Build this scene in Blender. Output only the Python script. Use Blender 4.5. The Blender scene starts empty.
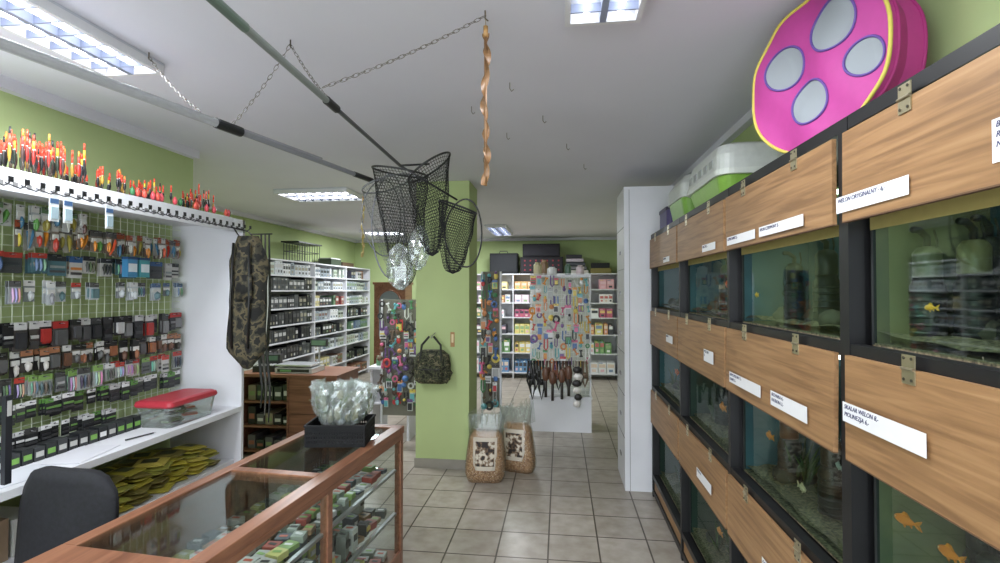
import bpy, math, random
from mathutils import Vector, Matrix
random.seed(7)
sc = bpy.context.scene
try:
    sc.view_settings.view_transform = 'Standard'
    sc.view_settings.exposure = 0.08
except Exception: pass

def lin(c):
    out=[]
    for v in c[:3]:
        v=v/255.0
        out.append(v/12.92 if v<=0.04045 else ((v+0.055)/1.055)**2.4)
    return (out[0],out[1],out[2],1.0)

# ---------------------------------------------------------------- materials
def newmat(name):
    m=bpy.data.materials.new(name); m.use_nodes=True
    nt=m.node_tree; b=nt.nodes['Principled BSDF']
    return m,nt,b
def link(nt,a,b): nt.links.new(a,b)
def noise(nt,scale,detail=4,coord='Object',stretch=None):
    tc=nt.nodes.new('ShaderNodeTexCoord'); n=nt.nodes.new('ShaderNodeTexNoise')
    n.inputs['Scale'].default_value=scale; n.inputs['Detail'].default_value=detail
    if stretch:
        mp=nt.nodes.new('ShaderNodeMapping'); mp.inputs['Scale'].default_value=stretch
        link(nt,tc.outputs[coord],mp.inputs[0]); link(nt,mp.outputs[0],n.inputs['Vector'])
    else: link(nt,tc.outputs[coord],n.inputs['Vector'])
    return n
def ramp(nt,fac,stops,interp='LINEAR'):
    r=nt.nodes.new('ShaderNodeValToRGB'); r.color_ramp.interpolation=interp
    e=r.color_ramp.elements
    while len(e)<len(stops): e.new(0.5)
    for i,(p,c) in enumerate(stops):
        e[i].position=p; e[i].color=lin(c)
    link(nt,fac,r.inputs[0]); return r
def bump(nt,b,src,strength,dist=0.01):
    bp=nt.nodes.new('ShaderNodeBump'); bp.inputs['Strength'].default_value=strength
    bp.inputs['Distance'].default_value=dist
    link(nt,src,bp.inputs['Height']); link(nt,bp.outputs[0],b.inputs['Normal'])
def simple(name,col,rough=0.5,metal=0.0,var=0.06,scale=6,bmp=0.0):
    m,nt,b=newmat(name)
    n=noise(nt,scale)
    c1=[max(0,x*(1-var)) for x in col]; c2=[min(255,x*(1+var)) for x in col]
    r=ramp(nt,n.outputs[0],[(0.3,c1),(0.7,c2)])
    link(nt,r.outputs[0],b.inputs['Base Color'])
    b.inputs['Roughness'].default_value=rough; b.inputs['Metallic'].default_value=metal
    if bmp: bump(nt,b,n.outputs[0],bmp)
    return m
def vcmat(name,rough,metal=0.0,nz=0.12):
    m,nt,b=newmat(name)
    at=nt.nodes.new('ShaderNodeAttribute'); at.attribute_name='Col'
    n=noise(nt,35,3)
    mr=nt.nodes.new('ShaderNodeMapRange'); mr.inputs[3].default_value=1-nz; mr.inputs[4].default_value=1+nz
    link(nt,n.outputs[0],mr.inputs[0])
    mx=nt.nodes.new('ShaderNodeVectorMath'); mx.operation='SCALE'
    link(nt,at.outputs['Color'],mx.inputs[0]); link(nt,mr.outputs[0],mx.inputs['Scale'])
    link(nt,mx.outputs[0],b.inputs['Base Color'])
    b.inputs['Roughness'].default_value=rough; b.inputs['Metallic'].default_value=metal
    return m
def clearmat(name,tint,g0,g1,rough=0.05,diff=0.0,dcol=(230,232,232)):
    m=bpy.data.materials.new(name); m.use_nodes=True; nt=m.node_tree; nt.nodes.clear()
    o=nt.nodes.new('ShaderNodeOutputMaterial'); t=nt.nodes.new('ShaderNodeBsdfTransparent')
    t.inputs[0].default_value=lin(tint)
    g=nt.nodes.new('ShaderNodeBsdfGlossy'); g.inputs['Roughness'].default_value=rough
    g.inputs[0].default_value=(0.9,0.95,0.95,1)
    lw=nt.nodes.new('ShaderNodeLayerWeight'); lw.inputs[0].default_value=0.3
    mr=nt.nodes.new('ShaderNodeMapRange'); mr.inputs[3].default_value=g0; mr.inputs[4].default_value=g1
    link(nt,lw.outputs['Fresnel'],mr.inputs[0])
    mx=nt.nodes.new('ShaderNodeMixShader'); link(nt,mr.outputs[0],mx.inputs[0])
    link(nt,t.outputs[0],mx.inputs[1]); link(nt,g.outputs[0],mx.inputs[2])
    last=mx
    if diff>0:
        d=nt.nodes.new('ShaderNodeBsdfDiffuse'); d.inputs[0].default_value=lin(dcol)
        m2=nt.nodes.new('ShaderNodeMixShader'); m2.inputs[0].default_value=diff
        link(nt,mx.outputs[0],m2.inputs[1]); link(nt,d.outputs[0],m2.inputs[2]); last=m2
    link(nt,last.outputs[0],o.inputs[0]); return m
def wood(name,c1,c2,c3,axis,rough=0.45,scale=3.0,st=16,big=0.35):
    m,nt,b=newmat(name)
    stv=[st,st,st]; stv[axis]=0.9
    n=noise(nt,scale,8,'Object',stv)
    n2=noise(nt,2.0,3,'Object',[2.2 if i!=axis else 0.6 for i in range(3)])
    n.inputs['Distortion'].default_value=0.6
    mx=nt.nodes.new('ShaderNodeMath'); mx.operation='ADD'
    ml=nt.nodes.new('ShaderNodeMath'); ml.operation='MULTIPLY'; ml.inputs[1].default_value=big
    link(nt,n2.outputs[0],ml.inputs[0]); link(nt,n.outputs[0],mx.inputs[0]); link(nt,ml.outputs[0],mx.inputs[1])
    r=ramp(nt,mx.outputs[0],[(0.45,c1),(0.66,c2),(0.88,c3)])
    link(nt,r.outputs[0],b.inputs['Base Color']); b.inputs['Roughness'].default_value=rough
    bump(nt,b,n.outputs[0],0.08,0.002); return m
def emis(name,col,s):
    m=bpy.data.materials.new(name); m.use_nodes=True; nt=m.node_tree; nt.nodes.clear()
    o=nt.nodes.new('ShaderNodeOutputMaterial'); e=nt.nodes.new('ShaderNodeEmission')
    e.inputs[0].default_value=lin(col); e.inputs[1].default_value=s
    link(nt,e.outputs[0],o.inputs[0]); return m

MP=vcmat('printed_plastic',0.4)
MM=vcmat('matte_painted',0.8)
MS=vcmat('smooth_laminate',0.4,0,0.03)
MT=vcmat('brushed_metal',0.35,0.85,0.05)
GREEN=simple('green_wall_paint',(172,188,134),0.85,0,0.03,1.5,0.03)
PILLARG=simple('pillar_green_paint',(184,200,142),0.75,0,0.03,1.5,0.03)
CEIL=simple('ceiling_paint',(214,213,224),0.9,0,0.015,1.2,0.03)
WHITE=simple('white_laminate',(220,221,226),0.45,0,0.02,3)
BLACKF=simple('black_frame_paint',(22,22,24),0.45,0,0.15,9)
OAK=wood('oak_panel',(122,90,60),(148,112,76),(164,128,90),1,0.5,3.0,18,0.25)
COUNTER=wood('varnished_counter_wood',(104,66,48),(128,86,64),(144,100,76),1,0.3,2.2)
DESKW=wood('desk_wood',(98,62,46),(124,82,62),(142,98,76),0,0.4)
GLASS=clearmat('clear_glass',(240,245,243),0.03,0.45,0.03)
TANKGLASS=clearmat('aquarium_glass',(196,216,204),0.010,0.13,0.03)
BAG=clearmat('clear_plastic_bag',(240,244,242),0.08,0.7,0.15,0.10)
BAGT=clearmat('thin_clear_plastic',(246,248,247),0.04,0.4,0.2,0.04)
MESHG=clearmat('grey_net_fabric',(200,200,195),0.02,0.1,0.5,0.8,(160,166,172))
TUBE=emis('lamp_tube',(245,248,255),13)
TANKGLOW=emis('added_tank_glow',(226,240,222),8.5)  # emission for added tubes that brighten the tank interiors
def floor_mat():
    m,nt,b=newmat('floor_tiles')
    tc=nt.nodes.new('ShaderNodeTexCoord'); mp=nt.nodes.new('ShaderNodeMapping')
    mp.inputs['Location'].default_value=(0.08,0.1,0)
    br=nt.nodes.new('ShaderNodeTexBrick'); br.offset=0; br.squash=1
    br.inputs['Scale'].default_value=1.0
    br.inputs['Brick Width'].default_value=0.33; br.inputs['Row Height'].default_value=0.33
    br.inputs['Mortar Size'].default_value=0.006; br.inputs['Mortar Smooth'].default_value=0.2
    br.inputs['Color1'].default_value=lin((180,172,162)); br.inputs['Color2'].default_value=lin((168,160,150))
    br.inputs['Mortar'].default_value=lin((80,70,60))
    link(nt,tc.outputs['Object'],mp.inputs[0]); link(nt,mp.outputs[0],br.inputs[0])
    n=noise(nt,9,6); r=ramp(nt,n.outputs[0],[(0.3,(210,204,196)),(0.7,(255,255,255))])
    mx=nt.nodes.new('ShaderNodeMix'); mx.data_type='RGBA'; mx.blend_type='MULTIPLY'; mx.inputs[0].default_value=0.8
    link(nt,br.outputs['Color'],mx.inputs[6]); link(nt,r.outputs[0],mx.inputs[7])
    link(nt,mx.outputs[2],b.inputs['Base Color']); b.inputs['Roughness'].default_value=0.34
    bump(nt,b,br.outputs['Fac'],-0.3,0.003); return m
FLOOR=floor_mat()
def camo_mat(name,cols,scale):
    m,nt,b=newmat(name); n=noise(nt,scale,2)
    r=ramp(nt,n.outputs[0],[(0.0,cols[0]),(0.42,cols[1]),(0.5,cols[2]),(0.58,cols[3])],'CONSTANT')
    link(nt,r.outputs[0],b.inputs['Base Color']); b.inputs['Roughness'].default_value=0.9; return m
CAMO=camo_mat('camouflage_fabric',[(24,24,22),(56,54,42),(86,78,58),(32,32,28)],15)
CAMO2=camo_mat('camouflage_backpack_fabric',[(26,28,20),(78,80,56),(44,46,34),(112,106,82)],26)
def pellet_mat():
    m,nt,b=newmat('corn_pellets')
    tc=nt.nodes.new('ShaderNodeTexCoord'); v=nt.nodes.new('ShaderNodeTexVoronoi'); v.inputs['Scale'].default_value=70
    link(nt,tc.outputs['Object'],v.inputs['Vector'])
    r=ramp(nt,v.outputs['Distance'],[(0.2,(208,168,126)),(0.8,(140,100,66))])
    link(nt,r.outputs[0],b.inputs['Base Color']); b.inputs['Roughness'].default_value=0.5
    bump(nt,b,v.outputs['Distance'],-0.4,0.006); return m
PELLET=pellet_mat()
def print_mat():
    m,nt,b=newmat('printed_feed_label'); n=noise(nt,22,5)
    r=ramp(nt,n.outputs[0],[(0.44,(44,36,34)),(0.52,(130,104,80)),(0.6,(216,208,192))])
    link(nt,r.outputs[0],b.inputs['Base Color']); b.inputs['Roughness'].default_value=0.6; return m
PRINT=print_mat()
def tankback(name,c1,c2):
    m,nt,b=newmat(name); n=noise(nt,3.5,5)
    r=ramp(nt,n.outputs[0],[(0.3,c1),(0.7,c2)]); link(nt,r.outputs[0],b.inputs['Base Color'])
    b.inputs['Roughness'].default_value=0.6; return m
TB_OL=tankback('algae_olive_back',(86,96,76),(138,130,94))
TB_BL=tankback('aquarium_blue_back',(36,72,94),(62,104,120))
TB_DK=tankback('aquarium_dark_back',(26,44,44),(58,76,66))
GRAV=simple('aquarium_gravel',(96,86,68),0.9,0,0.5,90,0.4)

# ---------------------------------------------------------------- mesh builder
class MB:
    def __init__(s): s.v=[];s.f=[];s.fm=[];s.fc=[];s.mats=[];s.m=Matrix.Identity(4)
    def mi(s,mat):
        if mat not in s.mats: s.mats.append(mat)
        return s.mats.index(mat)
    def add(s,vs,fs,mat,col):
        o=len(s.v); s.v+= [tuple(s.m@Vector(v)) for v in vs]
        k=s.mi(mat); c=lin(col) if col else (1,1,1,1)
        for f in fs: s.f.append(tuple(i+o for i in f)); s.fm.append(k); s.fc.append(c)
    def box(s,a,b,mat=MM,col=None):
        x0,y0,z0=[min(a[i],b[i]) for i in range(3)]; x1,y1,z1=[max(a[i],b[i]) for i in range(3)]
        s.add([(x0,y0,z0),(x1,y0,z0),(x1,y1,z0),(x0,y1,z0),(x0,y0,z1),(x1,y0,z1),(x1,y1,z1),(x0,y1,z1)],
         [(0,3,2,1),(4,5,6,7),(0,1,5,4),(1,2,6,5),(2,3,7,6),(3,0,4,7)],mat,col)
    def cb(s,c,d,mat=MM,col=None,rz=0,rx=0):
        old=s.m
        s.m=s.m@Matrix.Translation(c)@Matrix.Rotation(rz,4,'Z')@Matrix.Rotation(rx,4,'X')
        s.box([-q/2 for q in d],[q/2 for q in d],mat,col); s.m=old
    def poly(s,pts,mat=MM,col=None): s.add(pts,[tuple(range(len(pts)))],mat,col)
    def cyl(s,p0,p1,r0,r1=None,seg=10,mat=MM,col=None,caps=True):
        r1=r0 if r1 is None else r1
        p0=Vector(p0);p1=Vector(p1); d=(p1-p0)
        if d.length<1e-6: return
        d.normalize(); a=d.orthogonal().normalized(); b=d.cross(a)
        vs=[];
        for p,r in((p0,r0),(p1,r1)):
            for i in range(seg):
                t=2*math.pi*i/seg; vs.append(p+a*math.cos(t)*r+b*math.sin(t)*r)
        fs=[(i,(i+1)%seg,seg+(i+1)%seg,seg+i) for i in range(seg)]
        if caps: fs+= [tuple(range(seg))[::-1],tuple(range(seg,2*seg))]
        s.add([tuple(q) for q in vs],fs,mat,col)
    def tube(s,pts,r,seg=6,mat=MM,col=None,closed=False):
        pts=[Vector(p) for p in pts]; n=len(pts); vs=[]; prev=None
        for i,p in enumerate(pts):
            if closed: t=pts[(i+1)%n]-pts[i-1]
            else: t=pts[min(i+1,n-1)]-pts[max(i-1,0)]
            t.normalize()
            if prev is None: a=t.orthogonal().normalized()
            else:
                a=prev-t*prev.dot(t)
                a=a.normalized() if a.length>1e-5 else t.orthogonal().normalized()
            prev=a; b=t.cross(a)
            rr=r[i] if isinstance(r,(list,tuple)) else r
            for k in range(seg):
                q=2*math.pi*k/seg; vs.append(tuple(p+a*math.cos(q)*rr+b*math.sin(q)*rr))
        fs=[]
        m=n if closed else n-1
        for i in range(m):
            j=(i+1)%n
            for k in range(seg):
                fs.append((i*seg+k,i*seg+(k+1)%seg,j*seg+(k+1)%seg,j*seg+k))
        if not closed: fs+= [tuple(range(seg))[::-1],tuple(range((n-1)*seg,n*seg))]
        s.add(vs,fs,mat,col)
    def lathe(s,o,prof,seg=12,mat=MM,col=None,sx=1,sy=1):
        vs=[];n=len(prof)
        for r,z in prof:
            for k in range(seg):
                q=2*math.pi*k/seg; vs.append((o[0]+math.cos(q)*r*sx,o[1]+math.sin(q)*r*sy,o[2]+z))
        fs=[(i*seg+k,i*seg+(k+1)%seg,(i+1)*seg+(k+1)%seg,(i+1)*seg+k) for i in range(n-1) for k in range(seg)]
        fs+= [tuple(range(seg))[::-1],tuple(range((n-1)*seg,n*seg))]
        s.add(vs,fs,mat,col)
    def sph(s,c,r,mat=MM,col=None,seg=10,rings=7,jit=0):
        if not isinstance(r,(tuple,list)): r=(r,r,r)
        vs=[];
        for i in range(rings+1):
            ph=math.pi*i/rings
            for k in range(seg):
                q=2*math.pi*k/seg; j=1+random.uniform(-jit,jit)
                vs.append((c[0]+r[0]*math.sin(ph)*math.cos(q)*j,c[1]+r[1]*math.sin(ph)*math.sin(q)*j,c[2]+r[2]*math.cos(ph)*j))
        fs=[(i*seg+k,(i+1)*seg+k,(i+1)*seg+(k+1)%seg,i*seg+(k+1)%seg) for i in range(rings) for k in range(seg)]
        s.add(vs,fs,mat,col)
    def build(s,name,parent=None,smooth=False,bevel=0,subsurf=0):
        me=bpy.data.meshes.new(name); me.from_pydata(s.v,[],s.f); 
        for m in s.mats: me.materials.append(m)
        me.polygons.foreach_set('material_index',s.fm)
        ca=me.color_attributes.new('Col','FLOAT_COLOR','CORNER')
        arr=[]
        for f,c in zip(s.f,s.fc): arr+= list(c)*len(f)
        ca.data.foreach_set('color',arr)
        if smooth: me.polygons.foreach_set('use_smooth',[True]*len(s.f))
        me.update()
        ob=bpy.data.objects.new(name,me); sc.collection.objects.link(ob)
        if bevel:
            bv=ob.modifiers.new('bevel','BEVEL'); bv.width=bevel; bv.segments=2; bv.limit_method='ANGLE'
        if subsurf:
            ss=ob.modifiers.new('sub','SUBSURF'); ss.levels=subsurf; ss.render_levels=subsurf
        if parent: ob.parent=parent
        return ob
def frame(o,face):
    R={'+X':((0,1,0),(1,0,0)),'-Y':((1,0,0),(0,-1,0)),'-X':((0,-1,0),(-1,0,0)),'+Y':((-1,0,0),(0,1,0))}[face]
    r,n=R
    return Matrix(((r[0],0,n[0],o[0]),(r[1],0,n[1],o[1]),(r[2],1,n[2],o[2]),(0,0,0,1)))

# ---------------------------------------------------------------- room shell
H=2.75
def slab(name,a,b,mat):
    m=MB(); m.box(a,b,mat); return m.build(name)
slab('floor',(-4.5,-2.0,-0.1),(1.35,10.3,0),FLOOR)
slab('ceiling',(-4.5,-2.0,H),(1.35,10.3,H+0.1),CEIL)
slab('wall_left',(-2.95,-2.0,0),(-2.75,3.46,H),GREEN)
slab('wall_side_return',(-4.3,3.3,0),(-2.95,3.46,H),GREEN)
slab('wall_far_left',(-4.5,3.3,0),(-4.3,10.3,H),GREEN)
slab('wall_back',(-4.3,10.1,0),(1.15,10.3,H),GREEN)
slab('wall_right',(1.15,-2.0,0),(1.35,10.3,H),GREEN)
m=MB()
m.box((-2.75,-2.0,0),(-2.5,-1.85,H),GREEN); m.box((0.95,-2.0,0),(1.15,-1.85,H),GREEN)
m.box((-2.5,-2.0,0),(0.95,-1.85,0.15),GREEN); m.box((-2.5,-2.0,2.6),(0.95,-1.85,H),GREEN)
m.build('wall_front')
m=MB()
for x in (-2.5,-1.4,-0.3,0.89): m.box((x,-1.97,0.15),(x+0.06,-1.88,2.6),WHITE)
m.box((-2.5,-1.97,0.15),(0.95,-1.88,0.21),WHITE); m.box((-2.5,-1.97,2.54),(0.95,-1.88,2.6),WHITE)
m.build('window_1')
slab('trim_1',(-2.75,-1.85,H-0.06),(-2.70,3.46,H),CEIL)
slab('trim_2',(1.10,-1.85,H-0.05),(1.15,10.1,H),CEIL)
slab('trim_3',(-4.25,10.05,H-0.05),(1.10,10.1,H),CEIL)
slab('trim_4',(-4.3,3.46,H-0.05),(-4.25,10.1,H),CEIL)
TILEB=simple('baseboard_tile',(150,145,136),0.4,0,0.05,6)
slab('baseboard_right',(1.135,4.9,0),(1.15,10.1,0.08),TILEB)
slab('baseboard_back',(-4.3,10.085,0),(1.13,10.1,0.08),TILEB)
m=MB(); m.box((-1.38,4.7,0),(-0.86,5.15,H),PILLARG)
m.box((-1.39,4.69,0),(-0.85,5.16,0.09),TILEB); m.build('pillar')

# ---------------------------------------------------------------- ceiling lamps
def lamp(x0,x1,y0,y1,power,along='Y'):
    m=MB(); z=H
    m.box((x0,y0,z-0.012),(x1,y1,z-0.001),MS,(190,194,204))
    f=0.02
    m.box((x0,y0,z-0.05),(x0+f,y1,z-0.012),MS,(215,215,220)); m.box((x1-f,y0,z-0.05),(x1,y1,z-0.012),MS,(215,215,220))
    m.box((x0+f,y0,z-0.05),(x1-f,y0+f,z-0.012),MS,(215,215,220)); m.box((x0+f,y1-f,z-0.05),(x1-f,y1,z-0.012),MS,(215,215,220))
    if along=='Y':
        for k in (0.28,0.72):
            xx=x0+(x1-x0)*k; m.cyl((xx,y0+0.04,z-0.03),(xx,y1-0.04,z-0.03),0.011,seg=8,mat=TUBE)
        n=int((y1-y0)/0.09)
        for i in range(1,n):
            yy=y0+(y1-y0)*i/n; m.box((x0+f,yy-0.003,z-0.05),(x1-f,yy+0.003,z-0.018),MS,(130,138,160))
        m.box(((x0+x1)/2-0.012,y0+f,z-0.052),((x0+x1)/2+0.012,y1-f,z-0.012),MS,(140,148,170))
    else:
        for k in (0.28,0.72):
            yy=y0+(y1-y0)*k; m.cyl((x0+0.04,yy,z-0.03),(x1-0.04,yy,z-0.03),0.011,seg=8,mat=TUBE)
        n=int((x1-x0)/0.09)
        for i in range(1,n):
            xx=x0+(x1-x0)*i/n; m.box((xx-0.003,y0+f,z-0.05),(xx+0.003,y1-f,z-0.018),MS,(130,138,160))
    ob=m.build('ceiling_lamp')
    l=bpy.data.lights.new('lamp_light','AREA'); l.shape='RECTANGLE'; l.size=(x1-x0)*0.9; l.size_y=(y1-y0)*0.9
    l.energy=power; l.color=(0.92,0.96,1.0)
    lo=bpy.data.objects.new('lamp_light',l); lo.location=((x0+x1)/2,(y0+y1)/2,z-0.06); sc.collection.objects.link(lo)
    lo.parent=ob
lamp(-2.12,-1.82,0.9,2.1,38)
lamp(0.02,0.30,0.7,1.9,22)
lamp(-2.95,-2.15,4.85,5.35,54,'X')
lamp(-3.45,-2.75,8.3,8.9,46,'X')
lamp(-1.2,-0.85,7.9,9.1,52)
lamp(-1.2,-0.9,-1.2,0.0,30)  # extra lamp behind the camera, out of view, added for more light

# ---------------------------------------------------------------- aquarium rack (right)
XF=0.76
cols=[0.42,1.44,2.37,3.30,4.28]
rows=[(2.115,1.88,1.55),(1.53,1.26,0.90),(0.88,0.62,0.18)]
m=MB()
for i,y in enumerate(cols):
    w=0.022 if i==1 else 0.014
    m.box((XF-0.004,y-w,0),(XF+0.035,y+w,2.16),BLACKF)
    m.box((1.10,y-w,0),(1.135,y+w,2.16),BLACKF)
    m.box((XF+0.035,y-0.008,0.1),(1.10,y+0.008,2.14),BLACKF)
for z in (2.145,1.54,0.89,0.165,0.04):
    m.box((XF-0.002,cols[0],z-0.018),(XF+0.035,cols[-1],z+0.018),BLACKF)
    m.box((1.10,cols[0],z-0.018),(1.135,cols[-1],z+0.018),BLACKF)
m.box((XF+0.02,cols[0],2.14),(1.13,cols[-1],2.165),BLACKF)
for z in (1.535,0.885,0.165): m.box((XF+0.035,cols[0],z-0.01),(1.10,cols[-1],z+0.006),BLACKF)
m.box((XF+0.01,cols[0],0.02),(XF+0.02,cols[-1],0.16),OAK)
rack=m.build('aquarium_rack')
for ci in range(4):
    for ri,(pt,pb,tb) in enumerate(rows):
        m=MB(); y0=cols[ci]+(0.026 if ci==1 else 0.017); y1=cols[ci+1]-(0.026 if ci==0 else 0.017)
        tilt=random.uniform(0.0,0.03)
        m.m=Matrix.Translation((XF-0.006,0,pt))@Matrix.Rotation(tilt,4,'Y')
        m.box((-0.012,y0,pb-pt),(0.0,y1,0),OAK)
        m.box((-0.013,y0,pb-pt-0.003),(0.0,y1,pb-pt),MM,(96,70,48))
        for hy in (y0+(y1-y0)*0.25,y0+(y1-y0)*0.75):
            for s in (-1,1):
                m.box((-0.015,hy-0.02,s*0.017-0.0145),(-0.0125,hy+0.02,s*0.017+0.0145),MT,(190,180,150))
            m.cyl((-0.016,hy-0.02,0.001),(-0.016,hy+0.02,0.001),0.0035,mat=MT,col=(170,160,136))
            for sy in (-0.012,0.012):
                for sz in (-0.022,0.024):
                    m.cyl((-0.0155,hy+sy,sz),(-0.017,hy+sy,sz),0.0035,mat=MT,col=(100,95,85),seg=8)
        m.build('flap',parent=rack,bevel=0)
def filt(d,x,y,z,s=1,body=(30,30,30),top=(178,172,140)):
    d.lathe((x,y,z),[(0.001,0),(0.034*s,0),(0.036*s,0.01),(0.036*s,0.13*s),(0.03*s,0.14*s),(0.03*s,0.15*s)],16,MP,body)
    for k in range(6): d.lathe((x,y,z+0.012+k*0.02*s),[(0.0375*s,0),(0.0375*s,0.008*s)],16,MP,tuple(min(255,c+16) for c in body))
    d.lathe((x,y,z+0.15*s),[(0.028*s,0),(0.03*s,0.005),(0.03*s,0.06*s),(0.02*s,0.075*s),(0.001,0.078*s)],16,MP,top)
    d.tube([(x,y,z+0.22*s),(x,y,z+0.25*s),(x-0.03*s,y-0.02*s,z+0.265*s),(x-0.05*s,y-0.03*s,z+0.265*s)],0.008*s,8,MP,(40,40,42))
    d.tube([(x+0.02,y,z+0.2*s),(x+0.03,y+0.01,z+0.24*s),(x+0.03,y+0.02,z+0.27*s)],0.003,6,MP,(20,20,20))
FILT={(0,0):[(0.89,1.335,1.0,(30,32,30),(106,104,82)),(0.96,1.29,1.05,(18,18,20),(128,120,86)),(0.97,1.16,1.1,(18,19,20),(36,36,34)),(1.03,1.34,1.1,(18,18,20),(40,40,40))],
      (0,1):[(0.98,1.30,1.1,(18,20,22),(40,44,48)),(0.92,1.2,0.9,(24,24,26),(40,40,40))],(1,0):[(0.92,1.86,1.15,(16,18,20),(30,34,38)),(0.92,2.10,1.0,(16,18,20),(26,30,34))],
      (2,0):[(0.92,2.9,1.15,(16,18,20),(40,44,48))],(1,1):[(0.92,2.16,1.15,(16,18,20),(110,60,40)),(0.92,1.84,1.15,(16,16,18),(30,30,30))],
      (2,1):[(0.92,3.0,1.15,(16,18,20),(40,44,48))],(3,0):[(0.94,3.9,1.1,(18,20,22),(40,44,48))],(3,1):[(0.94,3.9,1.1,(18,20,22),(40,44,48))]}
def aquarium(ci,ri):
    pt,pb,tb=rows[ri]; y0=cols[ci]+0.035; y1=cols[ci+1]-0.035; z0=tb+0.01; z1=pt-0.05
    xb=1.08; xf=XF+0.045
    back= TB_OL if (ri==0 and ci==0) else (TB_BL if ri==0 or (ri==1 and ci%2==1) else (TB_OL if ri==1 and ci==0 else TB_DK))
    m=MB()
    m.box((xb,y0,z0),(xb+0.006,y1,z1),TB_BL if ri==0 and ci==0 else back)
    m.box((xf,y0,z0),(xb,y0+0.006,z1),back); m.box((xf,y1-0.006,z0),(xb,y1,z1),back if ci else TB_OL)
    m.box((xf,y0,z0-0.004),(xb,y1,z0+0.004),GRAV)
    N=14; vs=[];fs=[]
    for i in range(N+1):
        for j in range(7):
            vs.append((xf+0.008+(xb-xf-0.012)*j/6,y0+0.008+(y1-y0-0.016)*i/N,z0+0.016+random.uniform(0,0.02)))
    for i in range(N):
        for j in range(6): a=i*7+j; fs.append((a,a+1,a+8,a+7))
    m.add(vs,fs,GRAV,None)
    m.poly([(xf,y0,z0),(xf,y1,z0),(xf,y1,z1),(xf,y0,z1)],TANKGLASS)
    m.box((xf-0.002,y0,z0),(xf+0.006,y0+0.008,z1),MM,(30,34,34)); m.box((xf-0.002,y1-0.008,z0),(xf+0.006,y1,z1),MM,(30,34,34))
    if ri==0: m.box((xf-0.003,y0,pb-0.024),(xf-0.001,y1,pb+0.01),MM,(150,136,82))
    m.cyl((xb-0.10,y0+0.08,z1-0.015),(xb-0.10,y1-0.08,z1-0.015),0.009,mat=TANKGLOW)  # added glowing tube behind the flap, lights the inside of the tank
    ob=m.build('aquarium')
    d=MB()
    if not (ri==0 and ci==0):
        for k in range(3 if ri==0 else 6):
            px=random.uniform(xf+0.08,xb-0.08); py=random.uniform(y0+0.1,y1-0.1)
            for q in range(7):
                a=random.uniform(0,6.28); hgt=random.uniform(0.06,0.18)
                p=[(px,py,z0+0.02),(px+math.cos(a)*0.02,py+math.sin(a)*0.02,z0+0.02+hgt*0.6),(px+math.cos(a)*0.05,py+math.sin(a)*0.05,z0+0.02+hgt)]
                d.tube(p,[0.004,0.006,0.001],5,MM,random.choice([(52,78,40),(40,60,34),(74,90,48)]))
    for k in range(4):
        px=random.uniform(xf+0.08,xb-0.06); py=random.uniform(y0+0.1,y1-0.1)
        d.sph((px,py,z0+0.04),(0.04,0.05,0.035),MM,random.choice([(70,66,58),(86,80,68),(42,40,38)]),9,6,0.12)
    for f in FILT.get((ci,ri),[]): filt(d,f[0],f[1],z0+0.02,f[2],f[3],f[4])
    d.build('filters_rocks_plants',parent=ob,smooth=True)
for ci in range(4):
    for ri in range(3): aquarium(ci,ri)

def goldfish(loc,L,yaw,col,tail=None):
    m=MB(); m.m=Matrix.Translation(loc)@Matrix.Rotation(yaw,4,'Z'); tail=tail or tuple(min(255,int(c*1.1)) for c in col)
    st=[(0.5,0.02,0.01),(0.47,0.07,0.05),(0.4,0.13,0.08),(0.27,0.19,0.11),(0.1,0.21,0.12),(-0.07,0.18,0.10),(-0.22,0.11,0.06),(-0.32,0.06,0.03),(-0.36,0.05,0.02)]
    seg=10; vs=[]
    for x,h,w in st:
        for k in range(seg):
            q=2*math.pi*k/seg; vs.append((x*L,math.cos(q)*w*L,math.sin(q)*h*L))
    fs=[(i*seg+k,i*seg+(k+1)%seg,(i+1)*seg+(k+1)%seg,(i+1)*seg+k) for i in range(len(st)-1) for k in range(seg)]
    fs+=[tuple(range(seg)),tuple(range((len(st)-1)*seg,len(st)*seg))]
    m.add(vs,fs,MP,col)
    t=0.004*L/0.08
    def fin(pts):
        n=len(pts); v=[(p[0]*L,-t/2,p[1]*L) for p in pts]+[(p[0]*L,t/2,p[1]*L) for p in pts]
        f=[tuple(range(n)),tuple(range(n,2*n))[::-1]]+[(i,(i+1)%n,n+(i+1)%n,n+i) for i in range(n)]
        m.add(v,f,MP,tail)
    fin([(-0.33,0.04),(-0.45,0.14),(-0.62,0.22),(-0.56,0.08),(-0.5,0.0),(-0.33,-0.02)])
    fin([(-0.33,0.02),(-0.5,0.0),(-0.56,-0.08),(-0.62,-0.2),(-0.45,-0.14),(-0.33,-0.04)])
    fin([(0.2,0.18),(0.1,0.32),(-0.02,0.3),(-0.15,0.14)])
    fin([(0.15,-0.18),(0.05,-0.3),(0.02,-0.18)]); fin([(-0.12,-0.13),(-0.22,-0.23),(-0.22,-0.1)])
    for s in (-1,1):
        m.sph((0.39*L,s*0.075*L,0.04*L),0.025*L,MP,(240,230,200),8,6); m.sph((0.395*L,s*0.092*L,0.04*L),0.014*L,MP,(10,10,10),8,6)
    m.build('goldfish',smooth=True)
OR=(250,136,30); YE=(246,176,50); RW=(232,96,44)
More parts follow.
